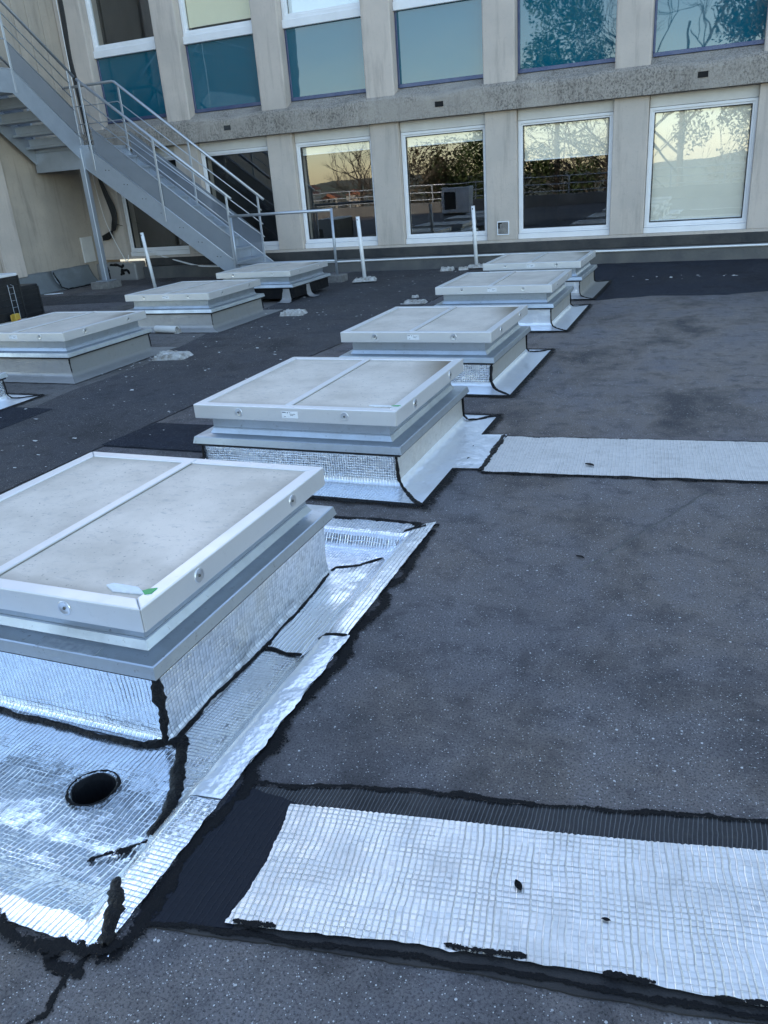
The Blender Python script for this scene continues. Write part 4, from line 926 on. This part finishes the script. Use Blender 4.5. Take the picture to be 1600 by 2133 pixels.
# ------------------------------------------------------------------ metal stairs
ZL = 2.40; NY, FY = 12.15, 13.15
st = thing('metal_staircase', 'galvanised steel stairs coming down along the facade from the left wing', 'staircase', (-10.45, 12.15, 0))
def sp(name, me, mat, label=None):
    o = ob(name, me, mat, st); o.matrix_parent_inverse = Matrix.Translation(-Vector(st.location))
    if label: o['label'] = label
    return o
sl_ = 0.748
def ztop(x): return 2.245-sl_*(x+10.16)
xe = -7.28
for y in (NY, FY):
    y0 = y-0.006 if y == NY else y-0.006
    poly = [(-10.46, 2.41), (-10.30, 2.36), (xe, ztop(xe)+0.0), (xe-0.02, 0.015), (xe-0.30, 0.015), (-10.42, 2.02), (-10.46, 2.05)]
    sp('stringer', prism(poly, 'y', y0, y0+0.012), 'stair')
    sp('stringer_flange', tube([(-10.28, y, 2.345), (xe+0.01, y, ztop(xe)+0.006)], 0.011, 6), 'stair_lt')
nst = 12; run = (xe+10.30)/ (nst+0.6); rise = ZL/(nst+1)
for i in range(nst):
    x = -10.30+run*(i+0.5); z = ZL-rise*(i+1)
    sp('tread', box(x-run*0.5-0.02, x+run*0.5+0.012, NY+0.008, FY-0.008, z-0.035, z, 0.004), 'stair')
    sp('riser', box(x-run*0.5-0.020, x-run*0.5-0.014, NY+0.008, FY-0.008, z+0.001, z+rise-0.036), 'stair')
for i in range(9):
    x = -10.0+0.335*i; zz = ztop(x)-0.15
    for dx in (0, 0.07): sp('bolt', mk('bolt', [(x+dx+0.009*math.cos(a*math.pi/3), NY-0.012, zz-dx*0.1+0.009*math.sin(a*math.pi/3)) for a in range(6)]+[(x+dx+0.009*math.cos(a*math.pi/3), NY-0.005, zz-dx*0.1+0.009*math.sin(a*math.pi/3)) for a in range(6)], [(0, 1, 2, 3, 4, 5)]+[(a, (a+1) % 6, 6+(a+1) % 6, 6+a) for a in range(6)]), 'screw')
def hz(x): return 3.40-0.757*(x+10.26)
for y in (NY, FY):
    xs = -10.26 if y == NY else -10.30
    if y == NY: sp('handrail', tube([(xs, y, hz(xs)), (-7.575, y, hz(-7.575))], 0.024, 10), 'stair_lt')
    else: sp('handrail', tube([(-11.45, y, 3.44), (-10.33, y, 3.44), (-10.28, y, 3.43), (-7.535, y, hz(-7.535)-0.03)], 0.024, 10), 'stair_lt')
    for dz in (0.24, 0.46, 0.665):
        if y == NY: sp('mid_rail', tube([(-10.18, y, hz(-10.18)-dz), (-7.66, y, hz(-7.66)-dz)], 0.0095, 6), 'stair_lt')
        else: sp('mid_rail', tube([(-11.45, y, 3.44-dz*1.35), (-10.27, y, 3.44-dz*1.35), (-7.60, y, hz(-7.60)-dz*1.05)], 0.0095, 6), 'stair_lt')
    for x in (-10.21, -8.92, -7.65):
        sp('baluster', box(x-0.020, x+0.020, y-0.026 if y == NY else y-0.008, y-0.013 if y == NY else y+0.006, ztop(x)-0.24 if x > -10 else 1.98, hz(x)-0.005, 0.003), 'stair_lt')
    pl = [(-10.15, ztop(-10.15)+0.02), (-7.68, ztop(-7.68)+0.02), (-7.68, hz(-7.68)-0.68), (-10.15, hz(-10.15)-0.68)]
    sp('infill_panel', prism(pl, 'y', y+0.006, y+0.008), 'infill')
# landing
sp('landing', box(-11.52, -10.30, NY, FY+0.05, ZL-0.05, ZL, 0.004), 'stair')
sp('landing_beam', box(-11.52, -10.44, NY-0.02, NY+0.03, 2.03, ZL-0.052, 0.004), 'stair')
sp('landing_beam', box(-11.52, -10.30, FY+0.05, FY+0.10, 2.08, ZL-0.052, 0.004), 'stair')
sp('landing_soffit', box(-11.52, -10.32, NY+0.031, FY+0.049, 2.10, 2.12), 'stair')
sp('post', box(-10.52, -10.42, 12.10, 12.20, 0.14, 2.36, 0.008), 'stair')
sp('base_plate', box(-10.60, -10.34, 12.02, 12.28, 0.128, 0.142, 0.002), 'stair')
sp('base_block', box(-10.68, -10.27, 11.95, 12.32, -0.005, 0.128, 0.012), 'concrete_block')
# upper flight, running along the wing towards the camera
UX, UL = -10.45, -11.47
def uz(y): return 3.469-0.762*(y-10.95)
for x in (UX, UL):
    poly = [(9.0, 3.47), (10.95, 3.469), (12.25, uz(12.25)), (12.22, 2.17), (12.10, 2.17), (10.86, 3.14), (9.0, 3.14)]
    sp('stringer', prism(poly, 'x', x-0.006, x+0.006), 'stair')
    sp('stringer_flange', tube([(x, 9.0, 3.475), (x, 10.95, 3.475), (x, 12.24, uz(12.24)+0.006)], 0.011, 6), 'stair_lt')
sp('upper_landing', box(UL+0.008, UX-0.008, 9.0, 10.95, 3.34, 3.40, 0.004), 'stair')
for i in range(5):
    y = 11.06+0.255*i; z = 3.40-0.19*(i+1)
    if z < ZL+0.05: continue
    sp('tread', box(UL+0.008, UX-0.008, y-0.14, y+0.15, z-0.04, z, 0.004), 'stair')
    sp('riser', box(UL+0.10, UX-0.10, y-0.14, y-0.134, z+0.002, z+0.11), 'stair')
def uh(y): return 4.406-0.725*(y-11.03)
for x in (UX, UL):
    sp('handrail', tube([(x, 9.0, 4.47), (x, 10.94, 4.47), (x, 12.32, uh(12.32))], 0.024, 10), 'stair_lt')
    for a, b in (((10.978, 4.243), (12.195, 3.349)), ((10.932, 4.105), (12.195, 3.132)), ((10.943, 3.884), (12.221, 2.92))):
        sp('mid_rail', tube([(x, 9.0, a[1]+0.01), (x, a[0], a[1]), (x, b[0], b[1])], 0.0095, 6), 'stair_lt')
    for y in (10.95, 12.19): sp('baluster', box(x-0.006, x+0.008, y-0.022, y+0.022, 2.2 if y > 12 else 3.15, uh(y) if y > 12 else 4.46, 0.003), 'stair_lt')
    sp('infill_panel', prism([(10.97, uz(10.97)+0.02), (12.17, uz(12.17)+0.02), (12.17, 2.95), (10.97, 3.86)], 'x', x-0.002, x), 'infill')
# low barrier from the foot of the stairs
ba = thing('guard_barrier', 'low two bar steel barrier at the foot of the stairs', 'barrier', (-5.74, 12.1, 0))
def bq(name, me, mat):
    o = ob(name, me, mat, ba); o.matrix_parent_inverse = Matrix.Translation(-Vector(ba.location)); return o
bq('top_bar', tube([(-7.62, 12.11, 1.10), (-5.73, 12.08, 1.10)], 0.024, 10), 'stair_lt')
bq('lower_bar', tube([(-7.60, 12.11, 0.335), (-5.73, 12.08, 0.335)], 0.021, 10), 'stair_lt')
bq('upright', tube([(-5.73, 12.08, 0.08), (-5.73, 12.08, 1.125)], 0.023, 10), 'stair')
bq('upright', tube([(-7.60, 12.11, 0.01), (-7.60, 12.11, 1.12)], 0.020, 8), 'stair')
bq('base_block', box(-5.87, -5.60, 11.95, 12.21, -0.003, 0.12, 0.012), 'concrete_block')

# ------------------------------------------------------------------ white poles
def rubble(x, y, w, d, h, seed, rot=0.0, mat='foam'):
    bm = bmesh.new(); bmesh.ops.create_grid(bm, x_segments=12, y_segments=9, size=0.5)
    for v in bm.verts:
        ex = max(abs(v.co.x), abs(v.co.y))*2
        v.co.x *= 1+0.16*nz(v.co.y*4, seed, 1); v.co.y *= 1+0.16*nz(v.co.x*4, seed, 2)
        v.co.z = (0 if ex > 0.99 else h*(0.85+0.45*nz(v.co.x*7, v.co.y*7, seed)-(0.5 if nz(v.co.x*5, v.co.y*5, seed+4) > 0.28 else 0)))
        v.co.x *= w; v.co.y *= d
    bmesh.ops.rotate(bm, verts=bm.verts[:], cent=(0, 0, 0), matrix=Matrix.Rotation(rot, 3, 'Z'))
    bmesh.ops.translate(bm, verts=bm.verts[:], vec=(x, y, 0.008))
    return from_bm('rubble', bm)
def pole(base, top, label, rub=None, chain=False):
    t = thing('marker_pole', label, 'pole', base, 'white marker poles on the roof')
    b = Vector((0, 0, 0)); e = Vector(top)-Vector(base)
    ob('tube', tube([b, b.lerp(e, 0.5), e], 0.030, 14), 'white_pvc', t)
    ob('bore', tube([e*0.999, e*1.0012], 0.022, 12), 'dark', t)
    ob('hole', box(-0.006, 0.006, -0.0335, -0.028, -0.012, 0.012), 'dark', t, tuple(e*0.955))
    if rub: ob('broken_footing', rubble(0, 0, *rub), 'foam', t)
    if chain:
        for i in range(15):
            z = 0.90-i*0.036; cxx = -0.042; pts = []
            for a in range(8):
                an = 2*math.pi*a/8; u, w = 0.011*math.cos(an), 0.023*math.sin(an)
                pts.append((cxx+(u if i % 2 else 0), -0.012+(0 if i % 2 else u), z+w))
            ob('chain_link', tube(pts, 0.0042, 5, closed=True), 'chain', t)
    return t
pole((-5.19, 11.95, 0.02), (-5.237, 11.963, 0.985), 'white pole on a crumbled footing right of the steel barrier', (0.36, 0.30, 0.05, 3.0, 0.3))
pole((-3.74, 13.30, 0.02), (-3.775, 13.30, 0.985), 'white pole with a hanging chain behind the farthest right skylight', (0.30, 0.26, 0.05, 5.0, 0.1), True)
pole((-9.24, 11.94, 0.0), (-9.325, 11.944, 0.935), 'white pole leaning left behind the middle left skylight')

# rubble pieces
for (x, y, w, d, h, sd, rot, lb) in [(-4.97, 6.50, 0.34, 0.24, 0.055, 1, 0.15, 'crumbled white plaster slab right of the left edge skylight'),
        (-4.90, 8.96, 0.30, 0.22, 0.06, 2, 0.1, 'crumbled white plaster slab right of the middle left skylight'),
        (-4.20, 13.12, 0.22, 0.15, 0.06, 4, 0.0, 'white plaster lump near the kerb left of the chained pole'),
        (-3.93, 13.16, 0.16, 0.12, 0.05, 14, 0.4, 'smaller plaster lump between the white lump and the chained pole'),
        (-3.55, 9.72, 0.30, 0.14, 0.04, 6, 0.1, 'flat plaster slab behind the middle right skylight'),
        (-3.72, 10.20, 0.10, 0.06, 0.03, 7, 0.5, 'small white curl of debris left of the fourth right skylight')]:
    tag(ob('plaster_lump', rubble(x, y, w, d, h, sd, rot), 'foam'), lb, 'debris', 'plaster lumps on the roof')
rl = thing('plastic_pipe', 'short cream pipe lying behind the left edge skylight', 'pipe', (-5.95, 7.78, 0))
vs = []; fs = []
for r, xx in ((0.042, -0.18), (0.042, 0.15), (0.034, 0.15), (0.034, -0.17)):
    for k in range(14): a = 2*math.pi*k/14; vs.append((xx, r*math.cos(a), 0.05+r*math.sin(a)))
for i in range(3):
    for k in range(14): fs.append((i*14+k, i*14+(k+1) % 14, (i+1)*14+(k+1) % 14, (i+1)*14+k))
ob('pipe_wall', mk('pipe_wall', vs, fs, smooth=True), 'lintel', rl, rotz=-0.12)
ob('crushed_end', rubble(0, 0, 0.06, 0.07, 0.06, 9), 'foam', rl, (0.15, -0.02, 0.0))
tag(ob('plastic_scrap', flat([(-11.25, 11.36), (-11.02, 11.43), (-10.98, 11.55), (-11.2, 11.53)], 0.012, 0.008, 'scrap', 0.01, 0.02, 2), 'paper'), 'pale plastic scrap on the roof beside the wing flashing', 'debris')

# paint chips: too many and too small to count
vs = []; fs = []
r2 = random.Random(5)
def chip(x, y, s, z=0.0125):
    a = r2.random()*6.28; k = r2.randint(4, 6); b = len(vs); h = s*0.3
    for q in range(k):
        t = a+2*math.pi*q/k; rr = s*(0.6+0.6*r2.random()); vs.append((x+rr*math.cos(t), y+rr*math.sin(t)*0.6, z+h*r2.random()))
    vs.append((x, y, z+h)); 
    for q in range(k): fs.append((b+q, b+(q+1) % k, b+k))
for i in range(300):
    y = 3.2+9.9*r2.random()**1.1; x = -4.5+r2.gauss(0, 0.55)
    if not (-7.2 < x < -2.9): continue
    chip(x, y, r2.choice([0.004, 0.006, 0.006, 0.008, 0.010, 0.014, 0.022]))
for i in range(16): chip(-0.4+r2.gauss(0, 0.5), 11.6+r2.gauss(0, 0.12), r2.choice([0.012, 0.02, 0.03]), 0.006)
for i in range(20): chip(-5.12+r2.gauss(0, 0.1), 6.3+r2.gauss(0, 0.35), 0.016)
tag(ob('paint_chips', mk('paint_chips', vs, fs), 'chip'), 'scattered pale paint chips on the dark roof sheet', 'debris', kind='stuff')

# ------------------------------------------------------------------ cables
def spline(P, n=8):
    P = [Vector(p) for p in P]; out = []
    for i in range(len(P)-1):
        p0, p1, p2, p3 = P[max(i-1, 0)], P[i], P[i+1], P[min(i+2, len(P)-1)]
        for k in range(n):
            t = k/n; out.append(0.5*((2*p1)+(p2-p0)*t+(2*p0-5*p1+4*p2-p3)*t*t+(3*p1-p0-3*p2+p3)*t**3))
    out.append(P[-1]); return out
tag(ob('white_conduit', tube(spline([(-10.83, 13.61, 0.505), (-10.475, 13.6, 0.467), (-9.552, 13.50, 0.245), (-9.065, 13.44, 0.19), (-8, 13.435, 0.175), (-6.2, 13.435, 0.185), (-4.5, 13.435, 0.195), (-3, 13.43, 0.20), (-1.5, 13.435, 0.192), (0, 13.435, 0.197), (2.5, 13.435, 0.2), (7, 13.435, 0.2)], 6), 0.0155, 8), 'cable'), 'white conduit running along the kerb below the windows', 'conduit')
cb_ = thing('cable_bundle', 'black cable bundle coiled in the corner behind the stair post', 'cable', (-11.4, 13.5, 0.8))
for i in range(5):
    e = (i-2)*0.018; rr = random.Random(i)
    P = [(-11.42+e, 13.49-0.01*i, 7.2), (-11.40+e, 13.49, 4.9), (-11.44+e, 13.49, 4.0), (-11.40+e, 13.49, 3.5), (-11.33+e, 13.46, 2.7), (-11.25+e*0.8, 13.45, 1.86), (-11.10+e, 13.45+0.01*i, 1.28+e), (-11.14+e, 13.46, 1.02-e), (-11.28, 13.47, 0.86+e*1.4), (-11.48, 13.47, 0.80+e)]
    ob('cable', tube([tuple(Vector(p)-Vector((-11.4, 13.5, 0.8))) for p in spline(P, 7)], 0.012 if i % 2 else 0.015, 6), 'cable_black', cb_)
ob('cable_tail', tube([(0.30, -0.05, 0.25), (0.37, -0.06, 0.24), (0.48, -0.05, 0.21)], 0.006, 5), 'cable_black', cb_)
tag(ob('thin_cable', tube(spline([(-11.45, 13.47, 7.2), (-11.47, 13.47, 4.9), (-11.47, 13.47, 3.4), (-11.43, 13.47, 2.0), (-11.36, 13.46, 1.3), (-11.25, 13.45, 0.9), (-11.03, 13.45, 0.40), (-10.97, 13.47, 0.36), (-10.94, 13.48, 0.46)], 7), 0.008, 6), 'cable'), 'thin pale cable hanging in the corner beside the black bundle', 'cable')

# ------------------------------------------------------------------ black condenser units at the left edge
def unit(x0, x1, y0, y1, z0, z1, label, rows, casing, loc):
    t = thing('condenser_unit', label, 'condenser', loc, 'condensers at the left edge')
    o = Vector(loc)
    def q(name, me, mat): c = ob(name, me, mat, t); c.matrix_parent_inverse = Matrix.Translation(-o); return c
    q('casing', box(x0, x1-0.012, y0, y1, z0, z1, 0.012, seg=2), casing)
    q('coil_face', box(x1-0.011, x1-0.004, y0+0.02, y1-0.02, z0+0.02, z1-0.035, 0.0), 'black')
    for i in range(rows):
        z = z0+0.05+(z1-z0-0.12)*i/(rows-1); q('slat', box(x1-0.004, x1+0.006, y0+0.02, y1-0.02, z-0.006, z+0.004, 0.0015), 'black')
    for y in (y0+0.012, y1-0.030): q('corner_post', box(x1-0.004, x1+0.012, y, y+0.022, z0+0.01, z1-0.03, 0.003), 'black')
    for y in (y0+0.1, y1-0.1): q('foot', box(x0+0.05, x1-0.05, y-0.03, y+0.03, 0.0, z0), 'black')
    return t, q
ua, qa = unit(-9.35, -8.9, 7.45, 8.60, 0.05, 0.675, 'taller black faced condenser unit with a white top at the left edge', 7, 'white_case', (-9.1, 8.0, 0))
for dy in (0.0, 0.09): qa('guard_wire', tube([(-8.885, 8.36+dy*0.6, 0.54), (-8.880, 8.36+dy, 0.52), (-8.880, 8.36+dy, 0.05)], 0.004, 5), 'stair')
for z in (0.24, 0.33, 0.42, 0.5): qa('guard_wire', tube([(-8.880, 8.36, z), (-8.880, 8.45, z)], 0.003, 5), 'stair')
ub, qb = unit(-9.6, -9.2, 8.42, 9.22, 0.02, 0.455, 'lower black condenser unit right of the taller one', 6, 'black', (-9.4, 8.8, 0))
sw = thing('isolator_switch', 'yellow isolator switch box beside the black condenser units', 'switch', (-8.80, 8.30, 0))
ob('box', box(-0.035, 0.035, -0.045, 0.045, 0.02, 0.17, 0.008), 'yellow', sw); ob('mount', box(-0.03, 0.03, -0.03, 0.03, 0.0, 0.02), 'black', sw)
ob('backplate', box(-0.055, -0.037, -0.055, 0.05, 0.02, 0.16, 0.01), 'yellow', sw)
ob('knob', prism([(0.022*math.cos(a*0.5236), 0.075+0.022*math.sin(a*0.5236)) for a in range(12)], 'x', 0.035, 0.065, bev=0.003), 'orange', sw)

# ------------------------------------------------------------------ what the windows mirror: parapet, rail, white unit, trees, houses
tag(ob('parapet_wall', box(RX0, RX1, -7.0, -6.65, -0.001, 0.42, 0.01), 'parapet'), 'low parapet at the far edge of the roof, mirrored in the windows', 'parapet')
rg = thing('parapet_railing', 'three bar railing on the parapet, mirrored in the windows', 'railing', (-5, -6.8, 0.42))
for z in (0.12, 0.38, 0.66): ob('rail', tube([(-16, 0, z), (17, 0, z)], 0.02, 6), 'stair_lt', rg)
for i in range(18): ob('upright', box(-16+i*1.9, -15.95+i*1.9, -0.02, 0.02, 0.0, 0.68), 'stair', rg)
wu = thing('white_condenser', 'white rooftop unit mirrored in the fourth lower window', 'condenser', (-9.4, -3.6, 0))
ob('casing', box(-0.55, 0.55, -0.30, 0.30, 0.08, 1.0, 0.02, seg=2), 'white_case', wu); ob('base', box(-0.5, 0.5, -0.25, 0.25, 0, 0.08), 'black', wu)
ob('grille', box(-0.45, 0.0, 0.30, 0.312, 0.22, 0.85, 0.004), 'black', wu)
def tree(x, y, h, label, kind, seed, rx=2.4):
    rr = random.Random(seed); t = thing('bare_tree' if kind == 'bare' else 'evergreen_tree', label, 'tree', (x, y, -5), 'trees beyond the parapet')
    trunk = [(0.15*nz(i, seed, 0), 0.15*nz(seed, i, 0), h*0.75*i/8) for i in range(9)]
    ob('trunk', tube(trunk, 0.2, 8, rfn=lambda q: 0.24*(1-0.75*q)), 'bark', t)
    if kind == 'bare':
        vs = []; fs = []
        def br(p, d, L_, r, dep):
            e = p+d*L_; b = len(vs); s = d.orthogonal().normalized(); s2 = d.cross(s)
            for qq, r_ in ((p, r), (e, r*0.6)):
                for k in range(3): a = 2.094*k; vs.append(tuple(qq+s*math.cos(a)*r_+s2*math.sin(a)*r_))
            for k in range(3): fs.append((b+k, b+(k+1) % 3, b+3+(k+1) % 3, b+3+k))
            if dep == 0: return
            for _ in range(3):
                nd = (d+Vector((rr.gauss(0, 0.5), rr.gauss(0, 0.5), rr.gauss(0.15, 0.35)))).normalized()
                br(p+d*L_*rr.uniform(0.55, 1.0), nd, L_*rr.uniform(0.55, 0.8), r*0.55, dep-1)
        for i in range(9):
            a = rr.random()*6.28; br(Vector((0, 0, h*(0.12+0.06*i))), Vector((math.cos(a), math.sin(a), rr.uniform(0.5, 1.4))).normalized(), h*0.24, 0.07, 4)
        ob('crown', mk('crown', vs, fs), 'bark', t)
    else:
        vs = []; fs = []; cl = [(rr.gauss(0, rx*0.45), rr.gauss(0, rx*0.45), h*rr.uniform(0.2, 0.95), rr.uniform(0.6, 1.3)) for _ in range(34)]
        for c in cl:
            sh = 1.0-0.55*max(0, (c[2]/h-0.5)*2)
            for _ in range(380):
                d = Vector((rr.gauss(0, 1), rr.gauss(0, 1), rr.gauss(0, 0.8))).normalized()*c[3]*rr.uniform(0.55, 1.05)
                p = Vector((c[0]*sh, c[1]*sh, c[2]))+d; s = rr.uniform(0.035, 0.085); b = len(vs)
                a = Vector((rr.gauss(0, 1), rr.gauss(0, 1), rr.gauss(0, 1))).normalized(); bb = a.orthogonal().normalized()
                for q in ((-1, -0.5), (1, -0.5), (1, 0.5), (-1, 0.5)): vs.append(tuple(p+a*s*q[0]+bb*s*q[1]))
                fs.append((b, b+1, b+2, b+3))
        ob('crown', mk('crown', vs, fs), 'leaf' if kind == 'green' else 'leaf_brown', t)
for i, (x, y, h, kd) in enumerate([(-17.6, -13.5, 8.6, 'bare'), (-15.4, -12.0, 8.2, 'bare'), (-13.2, -12.5, 7.6, 'brown'), (-10.6, -12.0, 8.2, 'green'), (-7.4, -13.0, 15.5, 'green'), (-5.0, -12.5, 11.5, 'bare'), (-2.0, -13.5, 15.5, 'bare'), (0.9, -12.5, 14.5, 'brown')]):
    tree(x, y, h, ['bare tree mirrored in the third lower window, farthest left', 'bare tree mirrored in the right part of the third lower window', 'brown leaved tree mirrored in the fourth lower window', 'green tree mirrored in the fourth lower window', 'tall green tree mirrored in the fifth teal panel', 'bare tree mirrored between the last two teal panels', 'tall bare tree mirrored in the last teal panel', 'brown leaved tree mirrored in the last window'][i], kd, 40+i)
for i, (x, y, s) in enumerate([(-98, -180, 0.42), (-103, -176, 0.5), (-107, -186, 0.45), (-92, -184, 0.5), (-112, -178, 0.55)]):
    hh = thing('distant_house', ['distant house mirrored in the third window, centre of the group', 'large distant house behind the others in the mirrored group', 'small distant house left in the mirrored group', 'distant house at the right of the mirrored group', 'largest distant house at the far end of the mirrored group'][i], 'house', (x, y, -5+1.2*(i % 3)))
    ob('wall', box(-5*s, 5*s, -4*s, 4*s, 0, 6*s), 'house_wall', hh)
    ob('roof', prism([(-5.5*s, 6*s), (5.5*s, 6*s), (0, 9*s)], 'y', -4.3*s, 4.3*s), 'house_roof', hh)
    for wx in (-3, 0, 3):
        for wz in (1.2, 3.8): ob('window', box((wx-0.5)*s, (wx+0.5)*s, 4*s, 4*s+0.06, wz*s, (wz+1.3)*s), 'black', hh)
